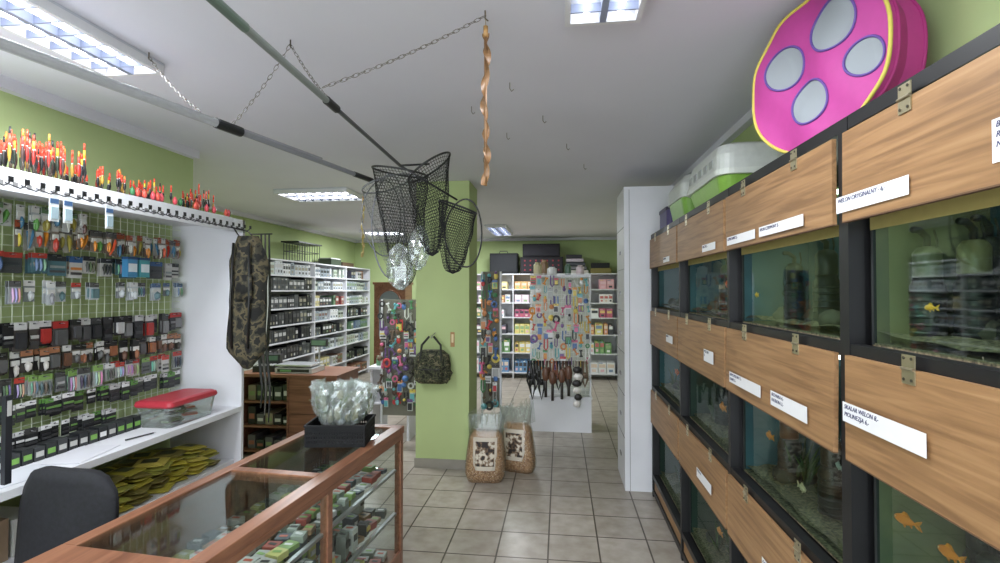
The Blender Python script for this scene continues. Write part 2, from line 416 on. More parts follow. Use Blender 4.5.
for a in [((0.835,1.335,1.14),0.06,1.9,OR),((0.83,1.19,1.135),0.06,1.7,OR),((0.84,1.25,1.66),0.035,1.7,YE),
          ((0.83,2.50,1.68),0.08,1.8,OR),((0.83,2.62,1.73),0.06,1.4,RW),((0.83,2.7,1.10),0.08,1.6,OR),
          ((0.83,2.24,1.68),0.04,1.5,YE),((0.85,1.9,1.0),0.06,-1.6,(216,190,160)),((0.83,2.12,1.12),0.06,1.6,OR),
          ((0.84,2.8,0.42),0.07,1.6,OR),((0.84,3.6,1.68),0.08,1.5,OR),((0.85,3.8,1.1),0.08,-1.5,RW),((0.85,1.66,1.16),0.045,1.4,(190,190,190))]:
    goldfish(*a)
m=MB(); pts=[]
for k in range(10):
    a=2*math.pi*k/10+0.3; r=0.030 if k%2==0 else 0.014
    pts.append((math.cos(a)*r,math.sin(a)*r))
m.m=frame((0.825,0.995,1.742),'-X')
v=[(p[0],p[1],0) for p in pts]+[(p[0],p[1],0.006) for p in pts]+[(0,0,0.016)]
m.add(v,[tuple(range(10))[::-1]]+[(i,(i+1)%10,10+(i+1)%10,10+i) for i in range(10)]+[(10+i,10+(i+1)%10,20) for i in range(10)],MP,(240,150,50)); m.build('starfish_ornament')

def label(yc,zc,w,h,lines,x=XF-0.0225,face='-X',sz=0.016,tilt=0):
    m=MB(); m.m=frame((x,yc,zc),face)@Matrix.Rotation(tilt,4,'Z')
    m.box((-w/2,-h/2,-0.0008),(w/2,h/2,0),MS,(226,226,230)); ob=m.build('price_label')
    for i,t in enumerate(lines):
        c=bpy.data.curves.new('handwriting','FONT'); c.body=t; c.size=sz; c.align_x='LEFT'; c.extrude=0.0003; c.shear=0.25
        o=bpy.data.objects.new('handwriting',c); sc.collection.objects.link(o); c.materials.append(INK)
        o.matrix_world=frame((x,yc,zc),face)@Matrix.Rotation(tilt,4,'Z')@Matrix.Translation((-w/2+0.008,h/2-sz*(1.0+1.15*i),0.0006))
        mw=o.matrix_world.copy(); o.parent=ob; o.matrix_world=mw
INK=simple('pen_ink',(60,60,100),0.7)
label(1.295,1.925,0.28,0.042,['WELON ORYGINALNY - 6,-'],XF-0.024)
label(0.905,1.955,0.09,0.075,['BRZANKA','REKIN 8,-','NEON 4,-'],XF-0.022,sz=0.015)
label(1.79,1.915,0.34,0.036,['NEON CZERWONY 3,-'],XF-0.024); label(2.16,1.915,0.32,0.036,['GUPIK SAMIEC 5,-'],XF-0.024)
label(1.26,1.385,0.30,0.05,['SKALAR WELON 8,-','MOLINEZJA 6,-'],XF-0.027,sz=0.016)
label(1.73,1.325,0.26,0.05,['BRZANKA 4,-','RAZBORA 3,-'],XF-0.028); label(2.12,1.325,0.34,0.045,['KIRYS SPIZOWY 7,-','DANIO 3,-'],XF-0.028)
label(2.6,1.915,0.22,0.036,['MIECZYK 5,-'],XF-0.024); label(2.6,1.37,0.16,0.06,['PYSZCZAK','9,-'],XF-0.028)
label(1.8,0.70,0.3,0.05,['KAROTKA 6,-','ZLOTA 6,-'],XF-0.028); label(2.7,0.72,0.26,0.05,['PLATKA 4,-'],XF-0.028)
label(3.6,1.915,0.2,0.036,['BOJOWNIK'],XF-0.024); label(3.5,1.37,0.2,0.05,['LABEO 9,-'],XF-0.028)

# ---------------------------------------------------------------- on top of the rack
TOP=2.166
def rrect(w,d,r,n=5):
    pts=[]
    for sx,sy,a0 in ((1,1,0),(-1,1,90),(-1,-1,180),(1,-1,270)):
        for k in range(n+1):
            a=math.radians(a0+90*k/n); pts.append((sx*(w/2-r)+math.cos(a)*r,sy*(d/2-r)+math.sin(a)*r))
    return pts
def loft(m,secs,mat,col,o,cap=True,jit=0):
    n=None;vs=[]
    for s in secs:
        w,d,r,z=s[:4]; ox=s[4] if len(s)>4 else 0
        p=rrect(w,d,r); n=len(p); vs+=[(o[0]+q[0]*(1+random.uniform(-jit,jit))+ox,o[1]+q[1]*(1+random.uniform(-jit,jit)),o[2]+z+(random.uniform(-jit,jit)*0.15 if z>0.01 else 0)) for q in p]
    fs=[(i*n+k,i*n+(k+1)%n,(i+1)*n+(k+1)%n,(i+1)*n+k) for i in range(len(secs)-1) for k in range(n)]
    if cap: fs+=[tuple(range(n))[::-1],tuple(range((len(secs)-1)*n,len(secs)*n))]
    m.add(vs,fs,mat,col)
m=MB(); cx,cy=0.95,2.88
loft(m,[(0.24,0.52,0.05,0.0),(0.28,0.56,0.06,0.01),(0.33,0.64,0.07,0.11)],MP,(132,176,74),(cx,cy,TOP))
loft(m,[(0.36,0.67,0.075,0.105),(0.36,0.67,0.075,0.135)],MP,(206,210,204),(cx,cy,TOP))
loft(m,[(0.345,0.65,0.07,0.13),(0.34,0.64,0.07,0.21),(0.31,0.59,0.07,0.26),(0.24,0.50,0.06,0.28)],MP,(196,200,196),(cx,cy,TOP))
for k in range(5): m.box((cx-0.176,cy-0.22+k*0.1,TOP+0.16),(cx-0.168,cy-0.16+k*0.1,TOP+0.2),MP,(150,154,152))
m.build('pet_carrier',smooth=False,bevel=0.002)
m=MB(); loft(m,[(0.28,0.40,0.05,0.0),(0.33,0.44,0.06,0.13)],MP,(118,162,70),(0.94,3.50,TOP)); loft(m,[(0.35,0.46,0.06,0.13),(0.34,0.45,0.06,0.22),(0.26,0.37,0.06,0.28)],MP,(190,194,190),(0.94,3.50,TOP))
m.build('pet_carrier',bevel=0.002)
m=MB(); loft(m,[(0.2,0.3,0.03,0.0),(0.2,0.3,0.03,0.14)],MP,(70,60,110),(0.9,4.02,TOP)); loft(m,[(0.21,0.31,0.03,0.14),(0.21,0.31,0.03,0.165)],MP,(40,36,60),(0.9,4.02,TOP)); m.build('storage_box')

PINK=vcmat('nylon_fabric',0.65,0,0.08)
def tunnel():
    m=MB(); R=0.272
    n=Vector((-0.93,-0.34,0.05)).normalized(); a=Vector((0.06,-0.55,0.83)); a=(a-n*a.dot(n)).normalized(); b=a.cross(n)
    M=Matrix(((b.x,a.x,n.x,0.855),(b.y,a.y,n.y,1.81),(b.z,a.z,n.z,TOP+0.282),(0,0,0,1)))
    if (M.to_3x3()@Vector((1,0,0))).y>0: pass
    m.m=M
    sgn=-1 if b.y>0 else 1   # +x local should point to the image right (towards -Y)
    holes=[(sgn*-0.135,-0.015,0.083),(sgn*0.0,0.145,0.090),(sgn*0.055,-0.09,0.080),(sgn*0.178,0.075,0.062)]
    Nr,Na=44,144
    def zf(x,y):
        r=math.hypot(x,y)
        return 0.012*math.sin(5*x/R+2*y/R)*(1-0.4*r/R)+0.005*math.sin(9*y/R+3*x/R)
    vs=[]
    for i in range(Nr+1):
        for j in range(Na):
            r=R*i/Nr; t=2*math.pi*j/Na; x,y=r*math.cos(t),r*math.sin(t); vs.append((x,y,zf(x,y)))
    fp=[];fg=[]
    for i in range(Nr):
        for j in range(Na):
            q=(i*Na+j,i*Na+(j+1)%Na,(i+1)*Na+(j+1)%Na,(i+1)*Na+j)
            c=[sum(vs[k][t] for k in q)/4 for t in range(2)]
            d=min(math.hypot(c[0]-h[0],(c[1]-h[1])*1.1)-h[2] for h in holes)
            (fg if d<0 else fp).append(q)
    m.add(vs,fp,PINK,(176,60,138)); m.add(vs,fg,MESHG,None)
    for h in holes:
        pts=[]
        for k in range(36):
            t=2*math.pi*k/36; x=h[0]+h[2]*math.cos(t); y=h[1]+h[2]*math.sin(t)/1.1
            pts.append((x,y,zf(x,y)+0.002))
        m.tube(pts,0.0042,6,PINK,(96,70,146),True)
    def ring(z,RR,ox=0,oy=0): return [((RR)*math.cos(2*math.pi*k/72)+ox,(RR)*math.sin(2*math.pi*k/72)+oy,z+zf(R*math.cos(2*math.pi*k/72),R*math.sin(2*math.pi*k/72))) for k in range(72)]
    rings=[(0,R,0,0),(-0.03,R*1.0,0,0.0),(-0.08,R*0.95,0,0.0),(-0.14,R*0.97,0,0)]
    prev=None
    for k,(z,RR,ox,oy) in enumerate(rings):
        p=ring(z,RR,ox,oy)
        if k!=2: m.tube(p,0.006,7,PINK,(200,184,84) if k==0 else (166,44,116),True)
        if prev:
            n_=72; fs=[(i,(i+1)%n_,n_+(i+1)%n_,n_+i) for i in range(n_)]
            m.add(prev+p,fs,PINK,(186,58,136) if k!=2 else (170,46,120))
        prev=p
    m.add(prev,[tuple(range(72))],PINK,(170,50,120))
    m.build('pet_play_tunnel',smooth=True)
tunnel()

# tall white cabinet
m=MB(); c0=0.545
m.box((c0,4.36,0),(c0+0.02,4.9,2.56),WHITE)
m.box((c0+0.02,4.36,0),(1.13,4.38,2.56),WHITE); m.box((c0+0.02,4.88,0),(1.13,4.9,2.56),WHITE)
m.box((c0,4.36,2.56),(1.13,4.9,2.585),WHITE); m.box((c0+0.02,4.38,0.0),(1.13,4.88,0.08),WHITE)
for k in range(1,7): m.box((c0-0.004,4.37,0.08+k*0.36),(c0+0.001,4.89,0.083+k*0.36),MS,(120,120,124))
for k in range(6): m.box((c0-0.006,4.60,0.22+k*0.36),(c0,4.68,0.25+k*0.36),MT,(150,150,155))
m.box((c0+0.04,4.356,0),(c0+0.045,4.362,2.56),MS,(150,150,152))
m.build('tall_white_cabinet',bevel=0.002)

# ---------------------------------------------------------------- generic product packs
def pack(m,x,y,w,h,card,head,prod,style=0):
    m.box((x-w/2,y-h,0.012),(x+w/2,y,0.014),MP,card)
    m.box((x-w/2,y-h*0.26,0.0141),(x+w/2,y,0.0155),MP,head)
    m.box((x-w*0.12,y-0.012,0.0156),(x+w*0.12,y-0.006,0.016),MP,(10,10,10))
    if style==0:
        m.cb((x,y-h*0.62,0.022),(w*0.7,h*0.55,0.014),MP,prod)
    elif style==1:
        for k in range(3):
            xx=x+(k-1)*w*0.26; c=tuple(max(0,min(255,int(q*random.uniform(0.75,1.25)))) for q in prod)
            m.tube([(xx,y-h*0.32,0.02),(xx,y-h*0.5,0.022),(xx+0.003,y-h*0.75,0.021),(xx,y-h*0.93,0.019)],[0.003,w*0.1,w*0.08,0.002],6,MP,c)
    elif style==2:
        m.cb((x,y-h*0.45,0.018),(w*0.85,h*0.2,0.006),MP,(215,215,212))
        m.tube([(x,y-h*0.5,0.022),(x,y-h*0.65,0.026),(x,y-h*0.85,0.026),(x,y-h*0.97,0.02)],[0.004,w*0.26,w*0.2,0.003],7,MP,prod)
    elif style==3:
        m.cb((x,y-h*0.55,0.018),(w*0.8,h*0.12,0.004),MP,prod); m.cb((x,y-h*0.78,0.018),(w*0.8,h*0.12,0.004),MP,(70,70,72))
    elif style==4:
        a=random.uniform(-0.4,0.4); dx=math.sin(a)*h*0.5
        m.tube([(x-dx*0.2,y-h*0.3,0.02),(x,y-h*0.45,0.024),(x+dx*0.5,y-h*0.7,0.024),(x+dx,y-h*0.95,0.02)],[0.003,w*0.22,w*0.2,0.003],8,MP,prod)
        m.tube([(x+dx*0.6,y-h*0.75,0.03),(x+dx*0.6+0.008,y-h*0.85,0.04),(x+dx*0.6-0.004,y-h*0.87,0.042)],0.0015,4,MT,(160,160,160))
    m.tube([(x,y-0.009,0.0),(x,y-0.009,0.04)],0.0016,4,MT,(180,180,185))
def hangrow(name,o,face,x0,x1,ytop,w,h,gap,cards,heads,prods,styles,skip=0.0,parent=None,jit=0.006):
    m=MB(); m.m=frame(o,face); x=x0
    while x<x1:
        ww=w*random.choice([0.8,1,1,1.3])
        if random.random()>skip:
            hh=h*random.uniform(0.8,1.1)
            c=random.choice(cards); hd=random.choice(heads); pr=random.choice(prods); st=random.choice(styles)
            for dz in (0,0.013,0.026):
                m2=m.m; m.m=m2@Matrix.Translation((0,0,dz))
                if dz==0 or random.random()<0.5: pack(m,x+random.uniform(-jit,jit),ytop+random.uniform(-jit,jit),ww,hh,c,hd,pr,st)
                m.m=m2
        x+=ww+gap
    return m.build(name,parent=parent)

# ---------------------------------------------------------------- left wall shop shelving
LX=-2.2
m=MB()
m.box((-2.74,-0.6,2.155),(LX,3.27,2.19),WHITE)
m.box((LX-0.02,-0.6,2.10),(LX,3.27,2.155),WHITE)
m.box((-2.74,-0.6,0.86),(LX,3.25,0.895),WHITE)
m.box((-2.74,-0.6,0.50),(LX-0.05,3.25,0.53),WHITE)
m.box((-2.74,3.25,0),(LX,3.275,2.19),WHITE)
for y in (-0.6,1.0): m.box((-2.74,y,0),(LX,y+0.025,0.86),WHITE)
m.box((-2.74,-0.6,0.0),(LX-0.03,3.25,0.07),WHITE)
for i in range(70):
    y=-0.5+i*0.054; m.box((LX,y,2.12),(LX+0.0015,y+0.02,2.14),MS,(120,120,120))
shelf=m.build('white_wall_shelf_unit',bevel=0.002)
m=MB()
for i in range(int(3.8/0.05)):
    y=-0.55+i*0.05; m.cyl((-2.665,y,0.9),(-2.665,y,2.15),0.0022,seg=4,mat=MS,col=(210,218,196),caps=False)
for i in range(25):
    z=0.92+i*0.05; m.cyl((-2.668,-0.58,z),(-2.668,3.24,z),0.0022,seg=4,mat=MS,col=(210,218,196),caps=False)
m.build('wire_display_grid')
m=MB()
for i in range(44):
    y=0.6+i*0.06
    m.tube([(LX+0.002,y,2.13),(LX+0.07,y,2.105),(LX+0.09,y,2.11),(LX+0.10,y,2.125)],0.003,5,MP,(25,25,28))
    m.cb((LX+0.102,y,2.128),(0.004,0.018,0.022),MP,(24,24,26))
m.build('display_hooks')
o=(-2.655,0,0)
CL=[(196,200,200),(170,178,180),(214,216,214)]
LUR=[(220,140,40),(190,60,40),(90,150,70),(210,190,60),(60,110,140),(220,90,50),(150,140,60),(90,60,50),(200,200,190)]
hangrow('lure_packs',o,'+X',1.4,2.5,2.12,0.045,0.12,0.010,CL,[(200,200,196),(90,120,80)],LUR,[4,4,2],0.06)
hangrow('lure_packs',o,'+X',2.15,3.2,2.04,0.036,0.14,0.008,[(160,158,150),(130,120,110)],[(80,80,82),(200,200,196),(160,80,50)],LUR,[2,2,4],0.03)
hangrow('soft_bait_packs',o,'+X',1.45,3.2,1.885,0.075,0.11,0.014,[(96,102,100),(64,68,70),(140,146,144),(76,110,120),(190,190,186)],[(40,44,48),(50,90,140),(200,200,200),(170,60,50)],[(50,56,60),(80,90,70),(140,150,150),(60,100,116),(30,30,32),(190,120,60)],[1,3],0.08)
hangrow('spinner_packs',o,'+X',1.5,3.2,1.745,0.055,0.11,0.03,[(200,206,210),(160,166,168),(130,136,138)],[(70,96,130),(220,220,220),(90,90,90),(190,70,60)],[(200,206,210),(140,140,144),(100,130,136)],[0,2,1],0.22)
hangrow('spool_packs',o,'+X',1.4,3.2,1.54,0.062,0.13,0.008,[(30,30,34),(44,44,48),(70,66,64)],[(170,44,42),(26,26,28),(200,200,200),(60,60,62)],[(80,80,82),(46,46,50),(170,50,46),(130,130,132),(190,190,190)],[0,0,3],0.02)
hangrow('tackle_packs',o,'+X',1.4,3.2,1.40,0.046,0.12,0.007,[(40,38,38),(60,56,52),(110,104,96)],[(30,30,30),(160,110,80),(210,210,206)],[(150,96,66),(100,70,54),(90,90,90),(70,66,64),(190,186,180)],[2,0,2],0.03)
hangrow('hook_packs',o,'+X',1.4,3.2,1.27,0.06,0.11,0.009,[(110,114,114),(160,164,162),(200,200,196),(60,62,64)],[(225,225,225),(70,70,70),(130,166,90),(190,70,60)],[(80,82,84),(170,170,170),(130,130,124)],[3,1,1],0.04)
hangrow('hook_packs',o,'+X',1.3,3.2,1.145,0.052,0.10,0.008,[(44,46,48),(80,82,80),(60,62,62)],[(100,150,76),(226,226,226),(226,226,226),(190,190,190)],[(210,210,210),(60,60,64),(110,150,84)],[3],0.03)
hangrow('hook_packs',(-2.56,0,0),'+X',1.3,2.6,1.03,0.052,0.09,0.008,[(30,32,34),(50,52,54)],[(226,226,226),(100,150,76),(60,60,60),(200,200,200)],[(210,210,210),(50,50,54),(110,150,84)],[3],0.04)
m=MB()
for i in range(26):
    y=1.25+i*0.055; c=random.choice([(36,38,40),(54,56,58),(80,84,80)])
    m.box((-2.50,y,0.896),(-2.44,y+0.048,0.955+random.uniform(0,0.02)),MP,c); m.box((-2.4395,y+0.006,0.915),(-2.438,y+0.042,0.94),MP,random.choice([(220,220,220),(120,170,80),(190,190,186)]))
m.build('small_tackle_boxes')
m=MB(); m.m=frame((-2.60,0,0),'+X')
for x,c in ((2.72,(70,136,180)),(2.81,(80,156,164))):
    m.box((x-0.035,1.78,0.012),(x+0.035,1.885,0.05),MP,c); m.box((x-0.03,1.81,0.0505),(x+0.03,1.86,0.052),MP,(220,230,235)); m.box((x-0.037,1.885,0.01),(x+0.037,1.90,0.052),MP,(40,70,110))
m.build('bait_tubs')
m=MB(); m.m=frame((LX+0.085,0,0),'+X')
for x in (1.86,1.92,2.12):
    m.box((x-0.02,1.99,0.0),(x+0.02,2.10,0.003),MP,(225,230,235)); m.box((x-0.015,2.0,0.003),(x+0.015,2.05,0.008),MP,(150,170,180)); m.box((x-0.018,2.065,0.003),(x+0.018,2.085,0.0045),MP,(70,100,140))
m.build('tagged_packs')
def flo(m,x,y,z,h,body,tip,tip2):
    m.cyl((x,y,z),(x,y,z+h*0.35),0.0022,seg=5,mat=MP,col=(60,50,40))
    m.lathe((x,y,z+h*0.25),[(0.002,0),(0.006,h*0.1),(0.0075,h*0.2),(0.005,h*0.34),(0.003,h*0.4)],8,MP,body)
    m.cyl((x,y,z+h*0.62),(x,y,z+h*0.66),0.0045,seg=7,mat=MP,col=(240,240,230))
    m.cyl((x,y,z+h*0.64),(x,y,z+h*0.84),0.0046,0.0046,seg=7,mat=MP,col=tip)
    m.cyl((x,y,z+h*0.84),(x,y,z+h),0.0046,0.0036,seg=7,mat=MP,col=tip2)
m=MB()
m.box((-2.5,0.5,2.191),(-2.26,3.22,2.205),WHITE)
TIPS=[((222,70,50),(230,84,56)),((222,70,50),(230,84,56)),((225,190,60),(222,70,50)),((222,66,56),(232,140,60)),((236,90,70),(50,50,50)),((222,70,50),(222,70,50))]
BOD=[(24,24,26),(170,130,50),(40,50,40),(30,30,34),(60,40,36),(30,30,34),(150,40,34)]
for i in range(140):
    y=random.choice([random.uniform(0.9,1.78),random.uniform(1.86,2.2),random.uniform(1.86,2.2),random.uniform(2.15,2.75),random.uniform(2.15,2.75)]); x=random.choice([-2.3,-2.36,-2.42,-2.47])
    h=random.uniform(0.15,0.21) if y<2.19 else random.uniform(0.09,0.135)
    t=random.choice(TIPS); flo(m,x,y,2.205,h,random.choice(BOD),t[0],t[1])
for i in range(22):
    t=random.choice(TIPS); flo(m,random.uniform(-2.46,-2.3),random.uniform(2.95,3.14),2.205,random.uniform(0.1,0.19),random.choice(BOD),t[0],t[1])
for i in range(16):
    y=random.uniform(2.4,3.2); 
    m.lathe((-2.27,y,2.206),[(0.002,0),(0.012,0.01),(0.013,0.03),(0.003,0.05)],8,MP,random.choice([(220,90,76),(60,120,76),(210,80,90)]))
m.build('fishing_floats',smooth=True)
m=MB(); z=0.896; pc=(-2.35,2.85,z)
loft(m,[(0.20,0.36,0.03,0.0),(0.23,0.40,0.03,0.12)],BAG,None,pc)
loft(m,[(0.24,0.41,0.03,0.12),(0.25,0.42,0.03,0.13),(0.24,0.41,0.03,0.15),(0.21,0.38,0.03,0.158)],MP,(170,50,62),pc)
for k in range(14): m.cb((pc[0]+random.uniform(-0.05,0.05),2.85+random.uniform(-0.12,0.12),z+0.015+k*0.005),(0.08,0.05,0.01),MP,random.choice([(180,190,195),(90,120,60),(60,60,64),(200,80,60)]),rz=random.uniform(0,3))
m.build('plastic_storage_container')
m=MB(); m.cb((-2.33,2.2,0.8975),(0.19,0.28,0.002),MS,(215,215,222),rz=0.2); m.cb((-2.33,1.9,0.8975),(0.19,0.28,0.002),MS,(206,208,216),rz=-0.1); m.cb((-2.32,1.6,0.8975),(0.19,0.24,0.002),MS,(210,210,216),rz=0.1); m.build('paper_sheets')
m=MB(); m.cyl((-2.3,2.42,0.902),(-2.26,2.56,0.902),0.004,seg=8,mat=MP,col=(24,24,28)); m.cyl((-2.26,2.56,0.902),(-2.256,2.575,0.902),0.004,0.001,seg=8,mat=MP,col=(180,180,180)); m.build('pen')
m=MB()
for sy in range(7):
    for sx in range(2):
        n=7 if sx==0 else 6
        if sy==6: n=4
        for k in range(n):
            c=random.choice([(190,178,70),(170,160,64),(150,150,70),(200,186,90),(120,112,60)])
            m.m=Matrix.Translation((-2.36-sx*0.17+random.uniform(-0.02,0.02),2.25+sy*0.138+random.uniform(-0.03,0.03),0.547+k*0.026))@Matrix.Rotation(random.uniform(-0.5,0.5),4,'Z')@Matrix.Rotation(random.uniform(-0.15,0.15),4,'X')
            loft(m,[(0.10,0.09,0.02,-0.012),(0.15,0.125,0.02,-0.004),(0.15,0.125,0.02,0.004),(0.10,0.09,0.02,0.012)],MP,c,(0,0,0))
            m.box((-0.04,-0.03,0.012),(0.04,0.03,0.0135),MP,(70,76,50)); m.box((0.06,-0.055,-0.003),(0.085,0.055,0.003),MP,c)
m.m=Matrix.Identity(4)
m.build('bait_bags')
m=MB()
for i in range(7):
    y=1.1+i*0.14; m.box((-2.68,y,0.531),(-2.38,y+0.12,0.66+0.05*random.random()),MP,random.choice([(90,96,100),(130,110,90),(70,80,96),(180,180,176)]))
m.build('stock_boxes')
# hanging camouflage holdall: flattened fabric bundle with soft folds
m=MB(); S_=48; R_=26; vs=[]; cxx,cyy=-2.06,3.10; z0,z1=2.06,1.20
for i in range(R_+1):
    t=i/R_; w_=0.125*(0.55+0.45*min(1,t*5))*(1 if t<0.9 else 1-0.55*(t-0.9)/0.1)*(1+0.05*math.sin(9*t)); d_=0.045*(0.6+0.4*min(1,t*5))*(1 if t<0.9 else 1-0.6*(t-0.9)/0.1)
    for k in range(S_):
        q=2*math.pi*k/S_; fo=1+0.16*math.sin(6*q+2.2*math.sin(3*t))*(0.5+0.5*t)
        vs.append((cxx+w_*math.cos(q)*(1+0.05*math.sin(6*q)),cyy+d_*math.sin(q)*fo*1.25+0.01*math.sin(6*t),z0+(z1-z0)*t+0.02*math.sin(q*2+1)*t))
fs=[(i*S_+k,i*S_+(k+1)%S_,(i+1)*S_+(k+1)%S_,(i+1)*S_+k) for i in range(R_) for k in range(S_)]+[tuple(range(S_)),tuple(range(R_*S_,(R_+1)*S_))]
m.add(vs,fs,CAMO,None)
for sx in (-0.06,0.05):
    m.tube([(cxx+sx,cyy-0.065,z0-0.05),(cxx+sx*1.2,cyy-0.075,(z0+z1)/2),(cxx+sx,cyy-0.07,z1+0.12)],0.008,6,MP,(22,22,20))
m.tube([(LX+0.02,3.08,2.12),(cxx,cyy,2.09),(cxx+0.05,cyy,z0-0.02)],0.005,6,MP,(22,22,20)); m.tube([(LX+0.02,3.12,2.12),(cxx-0.05,cyy,z0-0.02)],0.005,6,MP,(22,22,20))
m.cb((cxx+0.02,cyy-0.072,1.72),(0.11,0.012,0.16),CAMO,None)
m.build('camo_rod_bag',smooth=True)
m=MB()
for k in range(3):
    x=-2.12+0.03*k; m.tube([(x,3.34,2.1),(x+0.01,3.34,1.6),(x-0.01,3.34,1.25),(x+0.012,3.35,1.0),(x,3.35,0.86-0.05*k)],[0.006,0.01,0.012,0.009,0.004],7,MP,[(34,36,34),(80,78,72),(40,40,40)][k])
m.tube([(-2.2,3.33,2.1),(-2.03,3.33,2.1)],0.005,5,MT,(90,90,90))
m.build('fishing_rod_straps')
m=MB(); m.m=frame((LX+0.002,0,0),'+X'); m.box((1.74,0.93,0.0),(1.765,1.28,0.02),MP,(36,38,44)); m.box((1.745,1.2,0.02),(1.76,1.26,0.022),MP,(180,180,180))
m.build('hanging_reel_case')

# ---------------------------------------------------------------- counter
cm=Matrix.Translation((-0.955,3.01,0))@Matrix.Rotation(math.radians(-4.6),4,'Z')
W=0.55; L=1.70; T=0.865
m=MB(); m.m=cm
def cbx(x0,x1,y0,y1,z0,z1,mat,col=None): m.box((x0,y0,z0),(x1,y1,z1),mat,col)
cbx(-W,0,-0.06,0,T-0.045,T,COUNTER); cbx(-W,0,-L,-L+0.12,T-0.045,T,COUNTER)
cbx(-0.065,0,-L+0.12,-0.06,T-0.045,T,COUNTER); cbx(-W,-W+0.055,-L+0.12,-0.06,T-0.045,T,COUNTER)
cbx(-W+0.055,-0.065,-0.88,-0.83,T-0.045,T,COUNTER)
cbx(-W+0.05,-0.06,-L+0.1,-0.05,T-0.012,T-0.006,GLASS)
for x in (-W+0.005,-0.045):
    for y in (-L+0.005,-0.87,-0.045): cbx(x,x+0.04,y,y+0.04,0.0,T-0.045,COUNTER)
cbx(-W+0.01,-0.01,-L+0.01,-0.01,0.05,0.10,COUNTER)
cbx(-0.02,-0.006,-L+0.04,-0.04,0.0,0.12,COUNTER)
cbx(-W+0.01,-W+0.02,-L+0.02,-0.02,0.1,T-0.05,COUNTER)
m.poly([(-W+0.02,-0.016,0.1),(-0.04,-0.016,0.1),(-0.04,-0.016,T-0.05),(-W+0.02,-0.016,T-0.05)],GLASS)
m.poly([(-0.015,-L+0.04,0.12),(-0.015,-0.04,0.12),(-0.015,-0.04,T-0.05),(-0.015,-L+0.04,T-0.05)],GLASS)
for z in (0.34,0.60):
    m.poly([(-W+0.03,-L+0.03,z+0.008),(-0.05,-L+0.03,z+0.008),(-0.05,-0.03,z+0.008),(-W+0.03,-0.03,z+0.008)],GLASS)
cbx(-0.02,-0.002,-L+0.02,-0.02,T-0.075,T-0.045,COUNTER)
for z in (0.34,0.60): cbx(-0.05,-0.028,-L+0.05,-0.05,z-0.004,z+0.012,MT,(190,192,196))
counter=m.build('display_counter',bevel=0.003)
m=MB(); m.m=cm
for z in (0.101,0.349,0.610):
    y=-L+0.08
    while y<-0.08:
        for xi in range(6):
            x=-W+0.075+xi*0.075
            c=random.choice([(90,94,90),(200,204,200),(140,170,100),(206,204,130),(80,90,100),(160,130,100),(166,80,70),(225,225,225),(120,126,120),(60,60,62),(170,180,170),(190,190,186)])
            hh=random.uniform(0.015,0.04) if random.random()<0.5 else random.uniform(0.06,0.14)
            if z>0.6: hh=random.uniform(0.01,0.035)
            m.cb((x,y,z+hh/2+0.0015),(random.uniform(0.04,0.068),random.uniform(0.04,0.066),hh),MP,c,rz=random.uniform(-0.25,0.25))
            m.cb((x,y,z+hh+0.003),(0.035,0.016,0.001),MP,random.choice([(240,240,240),(50,50,50),(140,180,100),(200,100,80)]),rz=random.uniform(-0.25,0.25))
            if hh>0.05: m.cb((x+0.03,y,z+hh*0.6),(0.012,0.035,hh*0.3),MP,random.choice([(240,240,240),(50,50,50),(140,180,100),(220,196,110)]))
        y+=0.075
m.build('counter_tackle_stock')
m=MB(); bm=Matrix.Translation((-1.205,2.66,T+0.001))@Matrix.Rotation(math.radians(8),4,'Z'); m.m=bm
w,d,h=0.31,0.23,0.115
BKC=(10,10,14)
m.box((-w/2+0.01,-d/2+0.01,0),(w/2-0.01,d/2-0.01,0.006),MM,BKC)
for s in (-1,1):
    for z0,z1 in ((0,0.02),(0.034,0.044),(0.058,0.068),(0.08,0.115)):
        m.box((-w/2,s*d/2-0.003,z0),(w/2,s*d/2+0.003,z1),MM,BKC); m.box((s*w/2-0.003,-d/2,z0),(s*w/2+0.003,d/2,z1),MM,BKC)
    for k in range(24): xx=-w/2+w*k/23; m.box((xx-0.004,s*d/2-0.003,0),(xx+0.004,s*d/2+0.003,h),MM,BKC)
    for k in range(18): yy=-d/2+d*k/17; m.box((s*w/2-0.003,yy-0.004,0),(s*w/2+0.003,yy+0.004,h),MM,BKC)
m.box((-w/2-0.008,-d/2-0.008,h-0.008),(w/2+0.008,-d/2+0.0,h+0.002),MM,BKC); m.box((-w/2-0.008,d/2,h-0.008),(w/2+0.008,d/2+0.008,h+0.002),MM,BKC)
m.box((-w/2-0.008,-d/2,h-0.008),(-w/2,d/2,h+0.002),MM,BKC); m.box((w/2,-d/2,h-0.008),(w/2+0.008,d/2,h+0.002),MM,BKC)
m.build('plastic_basket')
m=MB(); m.m=bm
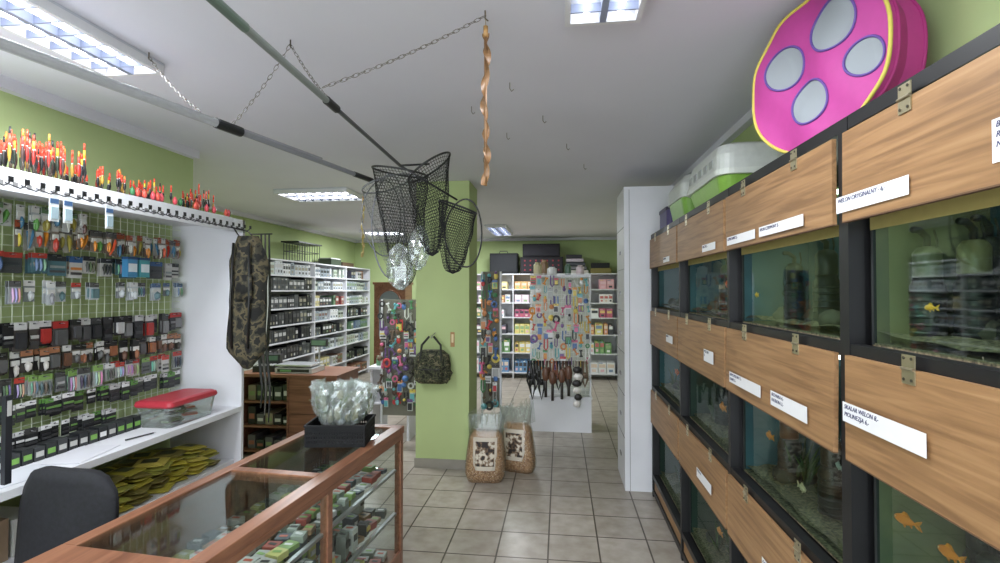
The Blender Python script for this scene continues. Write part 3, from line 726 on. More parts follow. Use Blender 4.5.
for k in range(15):
    x=-0.10+0.05*(k%5)+random.uniform(-0.01,0.01); y=-0.045+0.045*(k//5); a=random.uniform(-0.1,0.1)+x*3.0
    m2=m.m; m.m=m2@Matrix.Translation((x,y,0.175+random.uniform(0,0.03)))@Matrix.Rotation(a,4,'Y')@Matrix.Rotation(random.uniform(-0.8,0.8),4,'Z')
    vs=[];R_=9;S_=14
    for i in range(R_+1):
        t=i/R_; zz=-0.10+0.24*t; ww=0.038*(0.35+0.65*math.sin(math.pi*min(1,t*1.15)))+0.03*t; dd=0.026*math.sin(math.pi*min(1,t+0.08))+0.003
        for s in range(S_):
            q=2*math.pi*s/S_; j=random.uniform(0.8,1.2); vs.append((ww*math.cos(q)*j,dd*math.sin(q)*j,zz+random.uniform(-0.008,0.008)))
    m.add(vs,[(i*S_+s,i*S_+(s+1)%S_,(i+1)*S_+(s+1)%S_,(i+1)*S_+s) for i in range(R_) for s in range(S_)],BAG,None)
    for q in range(5): m.sph((random.uniform(-0.02,0.02),0,-0.05+0.03*q),(0.02,0.01,0.022),MM,random.choice([(70,92,50),(100,112,70),(130,130,96),(54,74,42),(160,160,140)]),7,5,0.2)
    m.m=m2
m.build('bagged_aquarium_plants')

# office chair
m=MB(); CH=simple('black_chair_fabric',(22,23,28),0.85,0,0.2,60,0.1)
chm=Matrix.Translation((-1.97,1.98,0))@Matrix.Rotation(math.radians(-4),4,'Z'); m.m=chm
N=12; vs=[];fs=[]; K=10
for side in (0,1):
    for i in range(N+1):
        u=i/N*2-1
        for j in range(K+1):
            v=j/K; z=0.52+v*0.46
            wd=0.235*(1-0.12*(max(0,v-0.6)/0.4)**2); x=u*wd
            corner=0.05*(abs(u)**5)*(v**6)
            y=-0.19-0.05*(1-u*u)+0.03*v+(0.05 if side else 0)*(1-0.6*abs(u)**4)
            vs.append((x,y,z-corner*1.4))
def idx(s,i,j): return s*(N+1)*(K+1)+i*(K+1)+j
for s in (0,1):
    for i in range(N):
        for j in range(K):
            q=(idx(s,i,j),idx(s,i+1,j),idx(s,i+1,j+1),idx(s,i,j+1)); fs.append(q if s==0 else q[::-1])
for i in range(N):
    fs.append((idx(0,i,0),idx(1,i,0),idx(1,i+1,0),idx(0,i+1,0))); fs.append((idx(0,i,K),idx(0,i+1,K),idx(1,i+1,K),idx(1,i,K)))
for j in range(K):
    fs.append((idx(0,0,j),idx(0,0,j+1),idx(1,0,j+1),idx(1,0,j))); fs.append((idx(0,N,j),idx(1,N,j),idx(1,N,j+1),idx(0,N,j+1)))
m.add(vs,fs,CH,None)
loft(m,[(0.36,0.36,0.08,0.0),(0.40,0.40,0.09,0.02),(0.40,0.40,0.09,0.055),(0.36,0.36,0.08,0.075)],CH,None,(0,0.02,0.42))
m.tube([(0,-0.2,0.62),(0,-0.25,0.5),(0,-0.2,0.41),(0,-0.05,0.405)],0.018,8,MP,(22,22,24))
m.cyl((0,0,0.09),(0,0,0.42),0.025,seg=12,mat=MP,col=(30,30,32))
for k in range(5):
    a=2*math.pi*k/5; e=(0.19*math.cos(a),0.19*math.sin(a))
    m.tube([(0,0,0.11),(e[0]*0.6,e[1]*0.6,0.1),(e[0],e[1],0.07)],[0.025,0.02,0.014],8,MP,(24,24,26))
    m.sph((e[0],e[1],0.028),(0.022,0.022,0.028),MP,(18,18,20),10,8)
m.build('office_chair',smooth=True)

# ---------------------------------------------------------------- landing nets and poles
def pole(m,p0,p1,cols_):
    for i,(t0,t1,r,c) in enumerate(cols_):
        m.cyl(p0.lerp(p1,t0),p0.lerp(p1,t1),r,seg=12,mat=MP,col=c)
m=MB(); pa0=Vector((-1.85,-0.1,2.40)); pa1=Vector((-1.19,3.06,2.40))
pole(m,pa0,pa1,[(0,0.64,0.018,(160,162,166)),(0.64,0.68,0.022,(26,28,30)),(0.68,0.94,0.014,(128,130,136)),(0.94,1.0,0.016,(28,28,30)),(0.2,0.24,0.021,(26,28,30))])
m.build('landing_net_pole')
m=MB(); pb0=Vector((-0.80,0.4,2.40)); pb1=Vector((-0.89,2.71,2.40))
pole(m,pb0,pb1,[(0,0.58,0.012,(110,116,114)),(0.2,0.36,0.0135,(84,98,90)),(0.58,0.62,0.016,(24,24,26)),(0.62,1.0,0.009,(70,72,76))])
m.build('landing_net_pole')
m=MB(); m.cyl((-2.05,0.2,2.47),(-1.62,1.75,2.47),0.012,seg=10,mat=MP,col=(170,172,176)); m.cyl((-1.62,1.75,2.47),(-1.35,2.7,2.45),0.008,seg=10,mat=MP,col=(150,152,158))
m.build('landing_net_pole')
def chain(p0,p1,sag=0.02,name='hanging_chain'):
    m=MB(); p0=Vector(p0);p1=Vector(p1); Ld=(p1-p0).length; n=max(3,int(Ld/0.022))
    for i in range(n):
        t=(i+0.5)/n; c=p0.lerp(p1,t); c.z-=sag*4*t*(1-t)
        d=(p1-p0).normalized(); a=d.orthogonal().normalized(); 
        if i%2: a=d.cross(a)
        pts=[c+d*0.016*math.cos(q)+a*0.006*math.sin(q) for q in [k*math.pi/4 for k in range(8)]]
        m.tube(pts,0.0013,4,MP,(96,90,84),True)
    m.tube([(p0.x,p0.y,H),(p0.x,p0.y,H-0.03),(p0.x+0.012,p0.y,H-0.04)],0.003,5,MP,(90,80,70))
    m.build(name)
chain((-0.277,1.84,2.73),(-0.82,1.65,2.41),0.015)
chain((-1.12,1.96,2.73),(-1.41,2.0,2.415)); chain((-1.12,1.96,2.73),(-0.86,1.85,2.41)); chain((-1.80,1.99,2.73),(-1.44,1.85,2.42),0.02)
m=MB()
for x,y in ((-0.25,2.5),(-0.5,2.8),(-0.35,3.3),(-0.1,3.0),(0.05,3.6),(-0.6,3.9),(0.2,4.2)):
    m.tube([(x,y,H),(x,y,H-0.03),(x+0.01,y,H-0.045),(x+0.02,y,H-0.035)],0.0025,5,MP,(110,104,96))
m.build('ceiling_hooks')
NETB=simple('black_net_cord',(18,19,22),0.8); NETW=simple('pale_net_cord',(110,114,118),0.6)
def net(name,c,rx,ry,z1,tip,mat,hoop,seg=52,rings=38,ph=0,th=0.0028,tiltx=0.0,pw=0.6,fold=0.22):
    e=bpy.data.objects.new(name,None); sc.collection.objects.link(e)
    m=MB(); vs=[]
    for i in range(rings+1):
        t=i/rings; rr=(1-t)**pw+0.02
        for k in range(seg):
            q=2*math.pi*(k+0.5*i)/seg
            fo=1+fold*t*math.sin(5*q+ph)+0.1*t*math.sin(9*q+2*ph+t*3)+0.06*math.sin(13*t+q*3+ph)*min(1,3*t)
            x=c[0]+rx*rr*math.cos(q)*fo+(tip[0])*t; y=c[1]+ry*rr*math.sin(q)*fo+tip[1]*t
            z=c[2]+(z1-c[2])*t+ (1-t)*(tiltx*math.cos(q))
            vs.append((x,y,z))
    fs=[(i*seg+k,i*seg+(k+1)%seg,(i+1)*seg+(k+1)%seg,(i+1)*seg+k) for i in range(rings) for k in range(seg)]
    m.add(vs,fs,mat,None); ob=m.build('mesh_bag',parent=e)
    wf=ob.modifiers.new('wire','WIREFRAME'); wf.thickness=th; wf.use_replace=True
    m=MB(); pts=[(c[0]+rx*1.02*math.cos(q),c[1]+ry*1.02*math.sin(q),c[2]+tiltx*math.cos(q)) for q in [2*math.pi*k/36 for k in range(36)]]
    m.tube(pts,0.006,8,MP,hoop,True); m.build('hoop',parent=e)
    return e
net('landing_net',(-0.98,2.98,2.43),0.17,0.11,1.72,(0.03,0.0),NETB,(26,26,30),ph=0.4,tiltx=-0.03,pw=0.5)
net('landing_net',(-1.10,3.08,2.38),0.15,0.14,1.70,(0.14,-0.1),NETW,(120,122,126),ph=1.4,tiltx=0.05,th=0.0018,seg=36,rings=24)
net('landing_net',(-0.76,2.85,2.42),0.12,0.10,1.90,(0.02,0.0),NETB,(26,26,30),ph=2.4,tiltx=0.08,pw=0.45,rings=28)
net('landing_net',(-0.61,2.95,2.20),0.11,0.10,1.80,(-0.03,0.0),NETB,(26,26,30),ph=3.4,tiltx=-0.04,pw=0.4,rings=26)
m=MB()
def vhoop(cx,cy,cz,rx,rz,ang,col,r=0.005):
    pts=[(cx+rx*math.cos(q)*math.cos(ang),cy+rx*math.cos(q)*math.sin(ang),cz+rz*math.sin(q)*(1+0.15*math.cos(q))) for q in [2*math.pi*k/32 for k in range(32)]]
    m.tube(pts,r,7,MP,col,True)
vhoop(-0.57,2.92,2.04,0.11,0.20,0.2,(26,26,30)); vhoop(-1.06,3.0,2.1,0.10,0.32,0.3,(110,112,118)); vhoop(-1.12,3.05,2.16,0.14,0.24,0.9,(110,112,118),0.004)
m.tube([(-0.89,2.71,2.40),(-0.76,2.85,2.44)],0.006,7,MP,(26,26,30)); m.tube([(-0.89,2.71,2.40),(-0.61,2.93,2.24)],0.006,7,MP,(26,26,30))
m.build('net_hoops',smooth=True)
m=MB()
m.sph((-0.95,2.9,1.84),(0.08,0.05,0.13),BAG,None,14,10,0.14); m.sph((-0.82,2.85,1.95),(0.06,0.05,0.12),BAG,None,14,10,0.14)
m.build('clear_net_wrapper')
def ribbon(x,y,z0,z1,w,col,name='fly_ribbon'):
    m=MB(); n=140; vs=[]
    for i in range(n+1):
        t=i/n; a=t*(z0-z1)*34+0.4*math.sin(9*t); z=z0+(z1-z0)*t; ox=0.006*math.sin(a*0.5); oy=0.006*math.cos(a*0.5)
        for s in (-1,0,1): vs.append((x+ox+s*w/2*math.cos(a)-abs(s)*0.006*math.sin(a),y+oy+s*w/2*math.sin(a)+abs(s)*0.006*math.cos(a),z))
    m.add(vs,[(3*i+q,3*i+1+q,3*i+4+q,3*i+3+q) for i in range(n) for q in (0,1)],MP,col)
    m.tube([(x,y,z0),(x,y,z1)],0.006,7,MP,col)
    m.tube([(x,y,H),(x,y,z0)],0.0015,4,MP,(150,130,90)); m.cyl((x,y,z0-0.02),(x,y,z0+0.02),0.009,seg=10,mat=MP,col=(170,130,80))
    m.build(name,smooth=True)
ribbon(-0.275,1.84,2.67,2.09,0.028,(124,92,62)); ribbon(-1.96,4.8,2.62,2.03,0.03,(186,166,110))

# ---------------------------------------------------------------- desk area
m=MB()
m.box((-3.30,4.75,0.82),(-2.20,5.35,0.85),DESKW)
m.box((-2.72,4.78,0),(-2.22,4.80,0.82),DESKW); m.box((-2.24,4.8,0),(-2.22,5.33,0.82),DESKW); m.box((-2.74,4.77,0),(-2.72,5.33,0.82),DESKW)
m.box((-3.28,4.78,0),(-3.26,5.33,0.82),DESKW); m.box((-3.26,5.31,0),(-2.24,5.33,0.82),DESKW)
for z in (0.05,0.30,0.55): m.box((-3.26,4.79,z),(-2.74,5.31,z+0.02),DESKW)
m.box((-2.70,4.772,0.45),(-2.26,4.78,0.455),MM,(60,36,26)); m.cyl((-2.5,4.765,0.6),(-2.44,4.765,0.6),0.006,mat=MT,col=(170,160,140))
m.build('cash_desk',bevel=0.002)
m=MB()
for z in (0.071,0.321,0.571):
    x=-3.2
    while x<-2.8:
        hh=random.uniform(0.08,0.18); m.box((x,4.84,z),(x+0.08,5.1,z+hh),MP,random.choice([(30,30,32),(90,90,92),(60,70,60),(140,130,110),(40,50,40)])); m.box((x+0.01,4.838,z+hh*0.3),(x+0.07,4.84,z+hh*0.6),MP,random.choice([(200,200,196),(130,150,100),(150,90,70)])); x+=0.095
m.build('desk_shelf_stock')
m=MB()
m.box((-2.90,4.82,0.852),(-2.50,5.10,0.905),MP,(206,208,210)); m.box((-2.89,4.81,0.925),(-2.51,5.06,0.94),MT,(210,212,216)); m.cyl((-2.7,4.95,0.905),(-2.7,4.95,0.925),0.05,mat=MP,col=(120,120,124))
m.box((-2.87,4.815,0.865),(-2.53,4.822,0.895),MP,(40,46,42)); m.box((-2.84,4.812,0.87),(-2.72,4.816,0.89),MP,(120,180,120))
m.cyl((-2.55,5.08,0.9),(-2.55,5.08,1.12),0.01,seg=10,mat=MP,col=(190,192,196)); m.box((-2.64,5.06,1.10),(-2.46,5.10,1.18),MP,(60,62,66)); m.box((-2.63,5.057,1.115),(-2.47,5.06,1.165),MP,(110,140,116))
m.build('weighing_scale',bevel=0.003)
m=MB(); m.m=Matrix.Translation((-3.06,4.98,0.851))@Matrix.Rotation(0.2,4,'Z')@Matrix.Scale(1.25,4); m.box((-0.1,-0.09,0),(0.1,0.09,0.05),MP,(40,40,44)); m.box((-0.08,0.03,0.05),(0.08,0.09,0.13),MP,(50,50,54)); m.box((-0.06,0.028,0.08),(0.06,0.03,0.12),MP,(90,120,100))
for i in range(4):
    for j in range(3): m.box((-0.07+i*0.035,-0.08+j*0.033,0.05),(-0.045+i*0.035,-0.06+j*0.033,0.056),MP,(200,200,200))
m.build('cash_register')

def shelving(name,o,face,Wd,Hh,D,levels,back=True,div=None,col=None):
    m=MB(); m.m=frame(o,face)
    mat=WHITE
    m.box((0,0,-D),(0.02,Hh,0),mat); m.box((Wd-0.02,0,-D),(Wd,Hh,0),mat)
    for d in (div or []): m.box((d-0.01,0,-D),(d+0.01,Hh,0),mat)
    for l in levels: m.box((0.02,l-0.02,-D+0.01),(Wd-0.02,l,-0.002),mat)
    if back: m.box((0.0,0,-D-0.008),(Wd,Hh,-D),mat)
    return m.build(name,bevel=0.001)
C2G=[(205,205,205),(60,62,66),(150,146,130),(120,90,84),(110,124,140),(120,136,110),(50,50,54)]
C2P=[(235,235,235),(225,205,190),(230,200,130),(196,110,110),(130,150,180),(150,180,130),(230,190,200),(70,70,76)]
def fill(name,o,face,x0,x1,levels,hmax,pal,wr=(0.06,0.14),dep=0.2,fillp=0.92,bag=False,c2s=C2G):
    m=MB(); m.m=frame(o,face)
    for li,l in enumerate(levels):
        x=x0; pc=pal[li%len(pal)]
        while x<x1:
            c=random.choice(pc); n=random.randint(1,4); w=random.uniform(*wr); h=hmax[li%len(hmax)]*random.uniform(0.7,0.95)
            c2=random.choice(c2s)
            for k in range(n):
                if x+w>x1: break
                if random.random()<fillp:
                    if bag and h>0.2:
                        m.box((x,l+0.001,-dep),(x+w*0.94,l+h*0.9,-0.02),MP,c); m.box((x+0.01,l+h*0.9,-dep*0.6),(x+w*0.94-0.01,l+h,-dep*0.5),MP,c)
                    else: m.box((x,l+0.001,-dep),(x+w*0.94,l+h,-0.02),MP,c)
                    m.box((x+w*0.1,l+h*0.5,-0.02),(x+w*0.84,l+h*0.78,-0.018),MP,c2)
                    m.box((x+w*0.25,l+h*0.15,-0.02),(x+w*0.7,l+h*0.35,-0.0185),MP,random.choice(c2s))
                    m.box((x+w*0.08,l+h*0.84,-0.02),(x+w*0.5,l+h*0.9,-0.0185),MP,random.choice(c2s))
                x+=w
            x+=0.01
    return m.build(name)
DK=[(30,32,34),(60,62,64),(80,84,86),(44,44,50),(36,36,40)]
MX=[(100,116,140),(150,80,76),(200,190,140),(96,126,96),(60,60,70),(200,200,200),(140,100,80)]
WH=[(220,222,224),(200,205,210),(150,160,170),(180,190,180)]
lv=[0.1,0.4,0.7,0.96,1.2,1.44,1.7,1.92]
shelving('white_tackle_shelf',(-3.92,6.35,0),'+X',3.65,2.14,0.36,lv+[2.14],div=[1.3,2.5])
fill('tackle_boxes',(-3.92,6.35,0),'+X',0.06,1.25,lv,[0.22],[DK,DK,DK,DK,DK,DK,DK,WH],(0.05,0.12),0.25,0.95,False,[(60,62,66),(90,90,92),(50,50,54),(150,146,130),(190,190,190)])
fill('tackle_boxes',(-3.92,6.35,0),'+X',1.34,2.45,lv,[0.18],[WH,MX,WH,DK,WH,MX,WH],(0.05,0.12),0.25,0.8)
fill('tackle_boxes',(-3.92,6.35,0),'+X',2.55,3.6,lv,[0.18],[MX,DK,WH,MX,DK,WH,WH],(0.05,0.12),0.25,0.85)
m=MB()
for z in (2.15,2.3,2.43):
    m.tube([(-4.2,7.2,z),(-3.95,7.2,z),(-3.95,7.85,z),(-4.2,7.85,z)],0.006,6,MP,(24,24,26),True)
for k in range(9):
    y=7.2+0.65*k/8; m.tube([(-3.95,y,2.15),(-3.95,y,2.43)],0.005,5,MP,(24,24,26)); m.tube([(-4.2,y,2.15),(-4.2,y,2.43)],0.005,5,MP,(24,24,26))
m.box((-4.22,7.15,2.43),(-3.93,7.9,2.45),MP,(20,26,24)); m.build('wire_crate')
m=MB(); m.box((-4.2,8.3,2.145),(-3.96,8.7,2.25),MP,(60,70,60)); m.box((-4.2,8.8,2.145),(-3.98,9.3,2.22),MP,(80,60,50)); m.box((-4.19,8.31,2.25),(-3.97,8.69,2.27),MP,(200,200,200)); m.build('cardboard_boxes')
m=MB(); m.m=frame((-3.22,8.4,0),'-Y')
m.box((0,0,-0.4),(0.56,1.80,0),COUNTER); m.box((-0.02,1.80,-0.42),(0.58,1.84,0.02),COUNTER)
m.box((0.05,0.1,0),(0.51,0.8,0.02),COUNTER); m.box((0.1,0.15,0.02),(0.46,0.75,0.025),COUNTER)
pts=[(0.08,0.9,0.004),(0.48,0.9,0.004)]+[(0.28+0.2*math.cos(a),1.5+0.2*math.sin(a),0.004) for a in [math.pi*k/12 for k in range(13)]]
m.poly(pts,MP,(120,130,130)); m.tube([(p[0],p[1],0.01) for p in pts],0.015,6,COUNTER,None,True)
m.cyl((0.47,0.85,0.02),(0.47,0.85,0.04),0.012,mat=MT,col=(190,170,110))
m.build('wooden_cabinet',bevel=0.003)
lv2=[0.12,0.5,0.86,1.18,1.46,1.72]
shelving('white_grocery_shelf',(-1.9,9.62,0),'-Y',3.0,2.02,0.40,lv2+[2.02],div=[1.0,2.0])
PF=[[(110,150,190),(230,230,235),(240,240,240),(190,100,90)],[(230,230,235),(226,206,130),(120,160,110),(220,220,225)],[(226,200,160),(210,150,110),(80,80,90),(226,216,140)],[(190,100,130),(235,235,235),(100,130,100),(130,100,150)],[(230,190,196),(230,210,220),(240,235,235),(190,140,100)],[(226,170,180),(226,210,150),(230,230,230),(226,180,120)]]
for a,b in ((0.04,0.97),(1.03,1.97),(2.03,2.96)):
    fill('pet_food_packs',(-1.9,9.62,0),'-Y',a,b,lv2,[0.3,0.28,0.24,0.2,0.18,0.2],PF,(0.07,0.16),0.3,0.95,True,C2P)
def caseb(nm,x0,x1,z0,z1,y0,y1,c,handle=True,dots=None):
    m=MB(); m.m=frame(((x0+x1)/2,y0,z0),'-Y'); w=(x1-x0); h=z1-z0
    m.box((-w/2,0,-(y1-y0)),(w/2,h,0),MM,c); m.box((-w/2+0.02,h*0.1,0),(w/2-0.02,h*0.9,0.01),MM,tuple(min(255,q+12) for q in c))
    if dots:
        for i in range(7):
            for j in range(3): m.cb((-w/2+w*(i+0.8)/7.6,h*(j+0.8)/3.6,0.012),(0.03,0.03,0.004),MM,dots)
    if handle: m.tube([(-0.08,h,-0.02),(-0.07,h+0.04,-0.02),(0.07,h+0.04,-0.02),(0.08,h,-0.02)],0.008,6,MP,(20,20,20))
    return m.build(nm,bevel=0.01)
caseb('carry_case',-1.36,-0.82,2.022,2.42,9.65,9.98,(20,22,26))
caseb('pet_bed',-0.76,0.06,2.022,2.34,9.65,9.98,(24,20,26),False,(140,50,60))
caseb('folded_pet_bed',-0.72,0.0,2.35,2.60,9.68,9.98,(24,22,30),False)
m=MB(); m.m=frame((0.12,9.65,2.021),'-Y')
for k,c in enumerate([(180,176,170),(110,110,114),(70,72,80),(180,170,180),(50,50,56)]): m.box((0,k*0.075,-0.3),(0.42-0.03*k,k*0.075+0.06,-0.02),MM,c)
m.box((0.46,0,-0.25),(0.85,0.1,-0.02),MM,(130,120,70)); m.box((0.48,0.1,-0.25),(0.82,0.2,-0.02),MM,(40,40,44)); m.build('folded_blankets',bevel=0.006)

# ---------------------------------------------------------------- central accessory display
m=MB()
m.box((-0.36,6.07,0.0),(0.37,6.6,0.40),WHITE); m.box((-0.37,6.06,0.40),(0.38,6.61,0.425),WHITE)
for x in (-0.36,0.35): m.box((x,6.10,0.42),(x+0.02,6.12,1.90),WHITE)
for i in range(16): x=-0.36+i*0.0475; m.cyl((x,6.11,0.43),(x,6.11,1.88),0.003,seg=4,mat=MS,col=(235,235,235))
for i in range(30): z=0.45+i*0.05; m.cyl((-0.36,6.112,z),(0.37,6.112,z),0.003,seg=4,mat=MS,col=(235,235,235))
m.box((-0.36,6.12,1.86),(0.37,6.6,1.89),WHITE); m.box((-0.36,6.58,0.42),(0.37,6.6,1.88),MM,(210,212,204))
m.build('accessory_display_stand',bevel=0)
BR=[(200,70,76),(220,150,70),(80,140,96),(80,116,176),(216,110,150),(226,204,100),(120,90,146),(230,230,230),(50,50,54),(110,180,190),(220,150,104),(170,170,170)]
def toy(m,x,y,c,s,dz=0):
    t=random.choice([0,1,2,3,4,5,6,6,4,5]); c2=random.choice(BR); m0=m.m
    m.cyl((x,y+0.01,-0.02),(x,y+0.01,0.05+dz),0.002,seg=4,mat=MT,col=(180,180,180))
    m.m=m0@Matrix.Translation((0,0,dz))
    if t==0: m.sph((x,y-s*0.6,0.035),s*0.42,MP,c,8,6)
    elif t==1: m.tube([(x+s*0.36*math.cos(q),y-s*0.6+s*0.4*math.sin(q),0.03) for q in [k*math.pi/5 for k in range(10)]],s*0.14,6,MP,c,True)
    elif t==2: pack(m,x,y,s*0.85,s*1.4,random.choice([(225,225,225),c2]),c,random.choice(BR),random.choice([0,1,3]))
    elif t==3: pack(m,x,y,s*0.7,s*1.5,(200,204,200),c2,c,0)
    elif t==4: m.tube([(x-s*0.2,y,0.03),(x-s*0.22,y-s*1.1,0.03),(x,y-s*1.4,0.03),(x+s*0.22,y-s*1.1,0.03),(x+s*0.2,y,0.03)],s*0.09,5,MP,c)
    elif t==5:
        m.sph((x,y-s*0.55,0.035),(s*0.3,s*0.42,s*0.2),MP,c,8,6); m.sph((x,y-s*0.08,0.04),s*0.22,MP,c2,7,5)
    else: # bone toy
        a=random.uniform(-0.7,0.7); ux,uy=math.sin(a)*s*0.5,math.cos(a)*s*0.5; cy_=y-s*0.7
        m.tube([(x-ux,cy_-uy,0.03),(x+ux,cy_+uy,0.03)],s*0.13,6,MP,c)
        for e in (-1,1):
            for g in (-1,1): m.sph((x+e*ux+g*uy*0.3,cy_+e*uy-g*ux*0.3,0.03),s*0.17,MP,c,7,5)
    m.m=m0
m=MB(); m.m=frame((0,6.10,0),'-Y')
for r in range(10):
    y=1.85-r*0.108
    for i in range(10):
        toy(m,-0.32+i*0.071+random.uniform(-0.015,0.015),y+random.uniform(-0.03,0.03),random.choice(BR),random.uniform(0.055,0.10),random.uniform(0,0.09))
m.build('hanging_pet_toys',smooth=False)
m=MB(); m.m=frame((0,6.02,0),'-Y')
for x,c,l in [(-0.36,(22,22,24),0.34),(-0.33,(22,22,24),0.46),(-0.29,(22,22,24),0.34),(-0.26,(30,28,26),0.28),(-0.22,(24,24,24),0.46),(-0.14,(86,50,38),0.2),(-0.06,(120,70,50),0.26),(-0.02,(26,26,28),0.34),(0.05,(90,60,46),0.2),(0.10,(60,50,46),0.34),(0.24,(60,54,50),0.28),(0.29,(110,90,70),0.3),(0.2,(150,140,130),0.26)]:
    y=0.86; m.tube([(x-0.015,y,0.02),(x-0.03,y-l*0.7,0.03),(x,y-l,0.03),(x+0.03,y-l*0.7,0.03),(x+0.015,y,0.02)],0.014,6,MP,c); m.cb((x,y-l*0.55,0.03),(0.045,0.07,0.02),MP,c)
for x,y in ((-0.17,0.70),(-0.09,0.66),(0.02,0.68),(0.10,0.72)):
    m.sph((x,y,0.035),(0.045,0.09,0.02),MP,(96,62,44),10,8); m.cyl((x,y-0.05,0.03),(x,y-0.27,0.03),0.017,seg=8,mat=MP,col=(40,34,30))
for k in range(6): m.sph((0.2+0.01*math.sin(k*2),0.76-0.08*k,0.04),(0.06-0.004*abs(k-1),0.042,0.02),MP,(220,215,210) if k%2 else (40,36,36),9,6)
m.build('hanging_leashes_and_brushes',smooth=True)
m=MB()
for x,y,r,h,c in [(-0.28,6.3,0.05,0.16,(200,190,150)),(-0.1,6.3,0.06,0.1,(230,230,230)),(0.1,6.35,0.04,0.14,(80,110,90)),(0.25,6.3,0.05,0.12,(220,200,206)),(-0.2,6.45,0.05,0.2,(150,120,90))]:
    m.lathe((x,y,1.891),[(r*0.9,0),(r,0.01),(r,h*0.8),(r*0.6,h*0.9),(r*0.6,h)],14,MP,c)
m.build('jars')
for nm,x0,x1,y,z0,z1 in (('toy_display_board',-1.93,-1.42,5.24,0.35,1.60),('toy_display_board',-0.84,-0.62,5.3,0.45,1.90)):
    m=MB(); m.m=frame((x0,y,0),'-Y'); w=x1-x0
    m.box((0,z0,-0.02),(w,z1,-0.01),MM,(120,118,108)); m.box((0,0,-0.03),(0.02,z1,0),WHITE); m.box((w-0.02,0,-0.03),(w,z1,0),WHITE)
    n=int(w/0.065)
    r=z1-0.02
    while r>z0+0.1:
        for i in range(n):
            toy(m,0.035+i*0.065+random.uniform(-0.015,0.015),r+random.uniform(-0.025,0.025),random.choice(BR+[(60,60,60),(110,90,76),(84,64,56),(50,46,44)]),random.uniform(0.06,0.10),random.uniform(0,0.07))
        r-=0.095
    m.build(nm)
m=MB(); m.box((-2.15,5.5,0.0),(-2.12,6.0,0.8),WHITE); m.box((-1.72,5.5,0),(-1.69,6.0,0.8),WHITE); m.box((-2.17,5.48,0.8),(-1.67,6.02,0.83),WHITE); m.box((-2.12,5.5,0.4),(-1.72,6.0,0.42),WHITE); m.build('white_side_table',bevel=0.002)
m=MB()
for k in range(10): m.lathe((-2.08+0.09*(k%5),5.6+0.15*(k//5),0.831),[(0.03,0),(0.035,0.01),(0.035,0.08),(0.028,0.09),(0.028,0.11)],10,MP,random.choice([(230,230,230),(150,180,110),(90,130,100),(210,196,110)]))
m.build('bait_jars',smooth=False)

# camo backpack
m=MB(); bx,by,bz=-1.19,4.60,0.83
secs=[(0.24,0.10,0.04,0.0),(0.33,0.15,0.05,0.03),(0.34,0.16,0.06,0.17),(0.31,0.14,0.05,0.26),(0.20,0.08,0.035,0.31)]
loft(m,secs,CAMO2,None,(bx,by,bz))
loft(m,[(0.18,0.05,0.02,0.0),(0.23,0.07,0.03,0.02),(0.23,0.07,0.03,0.12),(0.19,0.05,0.02,0.145)],CAMO2,None,(bx,by-0.09,bz+0.03))
m.box((bx-0.10,by-0.128,bz+0.14),(bx+0.10,by-0.12,bz+0.148),MP,(20,20,20))
for s in (-1,1):
    m.tube([(bx+s*0.10,by-0.07,bz+0.22),(bx+s*0.09,by-0.05,bz+0.36),(bx+s*0.02,by-0.04,bz+0.44)],0.011,8,MP,(26,28,20))
m.tube([(bx-0.13,by-0.06,bz+0.2),(bx-0.19,by-0.02,bz+0.1),(bx-0.13,by,bz+0.0)],0.01,8,CAMO2,None); m.tube([(bx+0.13,by-0.06,bz+0.2),(bx+0.19,by-0.02,bz+0.1),(bx+0.13,by,bz+0.0)],0.01,8,CAMO2,None)
m.tube([(bx,4.70,bz+0.46),(bx,4.57,bz+0.44),(bx,4.56,bz+0.42)],0.005,6,MT,(150,150,150))
m.build('camo_backpack',smooth=False,bevel=0.004)
m=MB(); m.box((-1.04,4.694,1.16),(-1.00,4.70,1.30),MP,(176,130,80)); m.box((-1.03,4.692,1.2),(-1.01,4.694,1.28),MP,(230,210,170)); m.build('wall_thermometer')

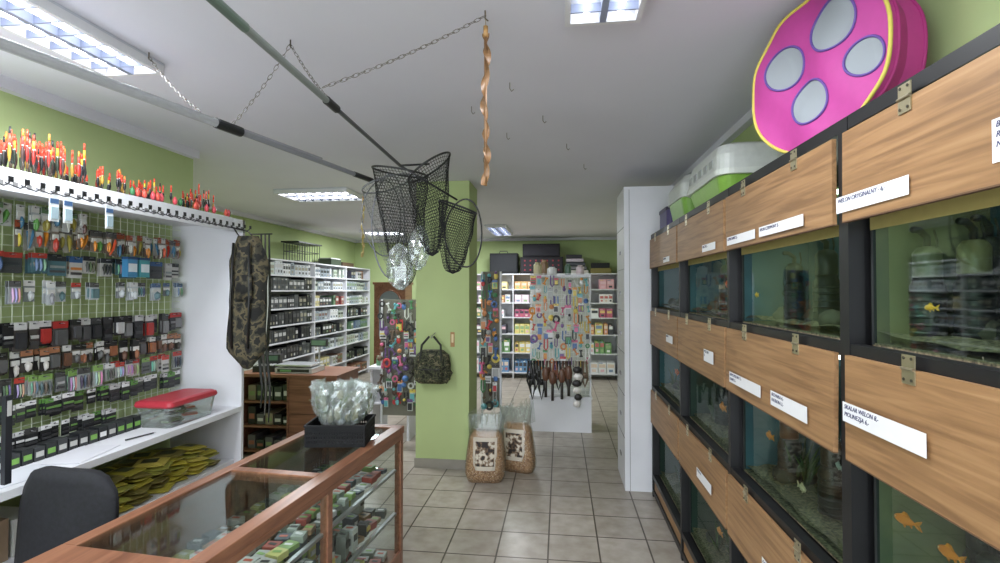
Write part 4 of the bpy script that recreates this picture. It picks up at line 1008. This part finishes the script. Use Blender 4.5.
def sack(cx,cy,w,d,h,rz,lean):
    m=MB(); m.m=Matrix.Translation((cx,cy,0.002))@Matrix.Rotation(rz,4,'Z')
    prof=[(0.92,0.8,0.0),(1.06,1.08,0.05),(1.10,1.2,h*0.2),(1.05,1.15,h*0.38),(1.0,1.02,h*0.55),(0.92,0.85,h*0.70),(0.7,0.55,h*0.80)]
    loft(m,[(w*a,d*b,min(w*a,d*b)*0.42,z,lean*z) for a,b,z in prof],PELLET,None,(0,0,0),True,0.03)
    prof=[(0.95,0.84,0.003),(1.10,1.13,0.05),(1.14,1.25,h*0.2),(1.09,1.2,h*0.38),(1.04,1.08,h*0.55),(0.98,0.92,h*0.70),(0.9,0.7,h*0.83),(0.95,0.5,h*0.94),(1.05,0.35,h*1.08)]
    loft(m,[(w*a,d*b,min(w*a,d*b)*0.42,z,lean*z) for a,b,z in prof],BAGT,None,(0,0,0),False,0.03)
    for k in range(12):
        x=-w*0.5+k*w*0.085+lean*h; dy=random.uniform(-0.04,0.04)
        m.poly([(x,dy-0.03,h*0.80),(x+0.045,dy+0.02,h*0.83),(x+0.05+random.uniform(-0.02,0.03),dy,h*1.12+random.uniform(-0.03,0.08)),(x-0.01,dy-0.04,h*1.06)],BAG)
    nx,nz=10,8; vs=[]
    for j in range(nz+1):
        z=h*(0.22+0.52*j/nz)
        for i in range(nx+1):
            u=-1+2*i/nx; vs.append((u*w*0.33+lean*z,-d*(0.65-0.10*abs(u)**3-0.13*max(0,(z/h-0.35))),z))
    fs=[(j*(nx+1)+i,j*(nx+1)+i+1,(j+1)*(nx+1)+i+1,(j+1)*(nx+1)+i) for j in range(nz) for i in range(nx)]
    inner=[f for k,f in enumerate(fs) if 1<=k%nx<=nx-2 and 1<=k//nx<=nz-2]; outer=[f for f in fs if f not in inner]
    m.add(vs,inner,PRINT,None); m.add(vs,outer,MP,(210,200,184))
    m.build('pellet_sack',smooth=True)
sack(-0.67,4.46,0.32,0.18,0.55,0.05,0.03); sack(-0.39,4.74,0.30,0.17,0.55,-0.25,-0.05)

# ---------------------------------------------------------------- world and camera
w=bpy.data.worlds.new('sky'); sc.world=w; w.use_nodes=True
bg=w.node_tree.nodes['Background']; bg.inputs[0].default_value=(0.87,0.93,1.0,1); bg.inputs[1].default_value=6.0
cam=bpy.data.cameras.new('camera'); cam.lens=18.0; cam.sensor_width=36; cam.clip_start=0.03
co=bpy.data.objects.new('camera',cam); sc.collection.objects.link(co)
co.location=(0,0,1.7); co.rotation_euler=(math.radians(91),0,math.radians(6.84)); sc.camera=co
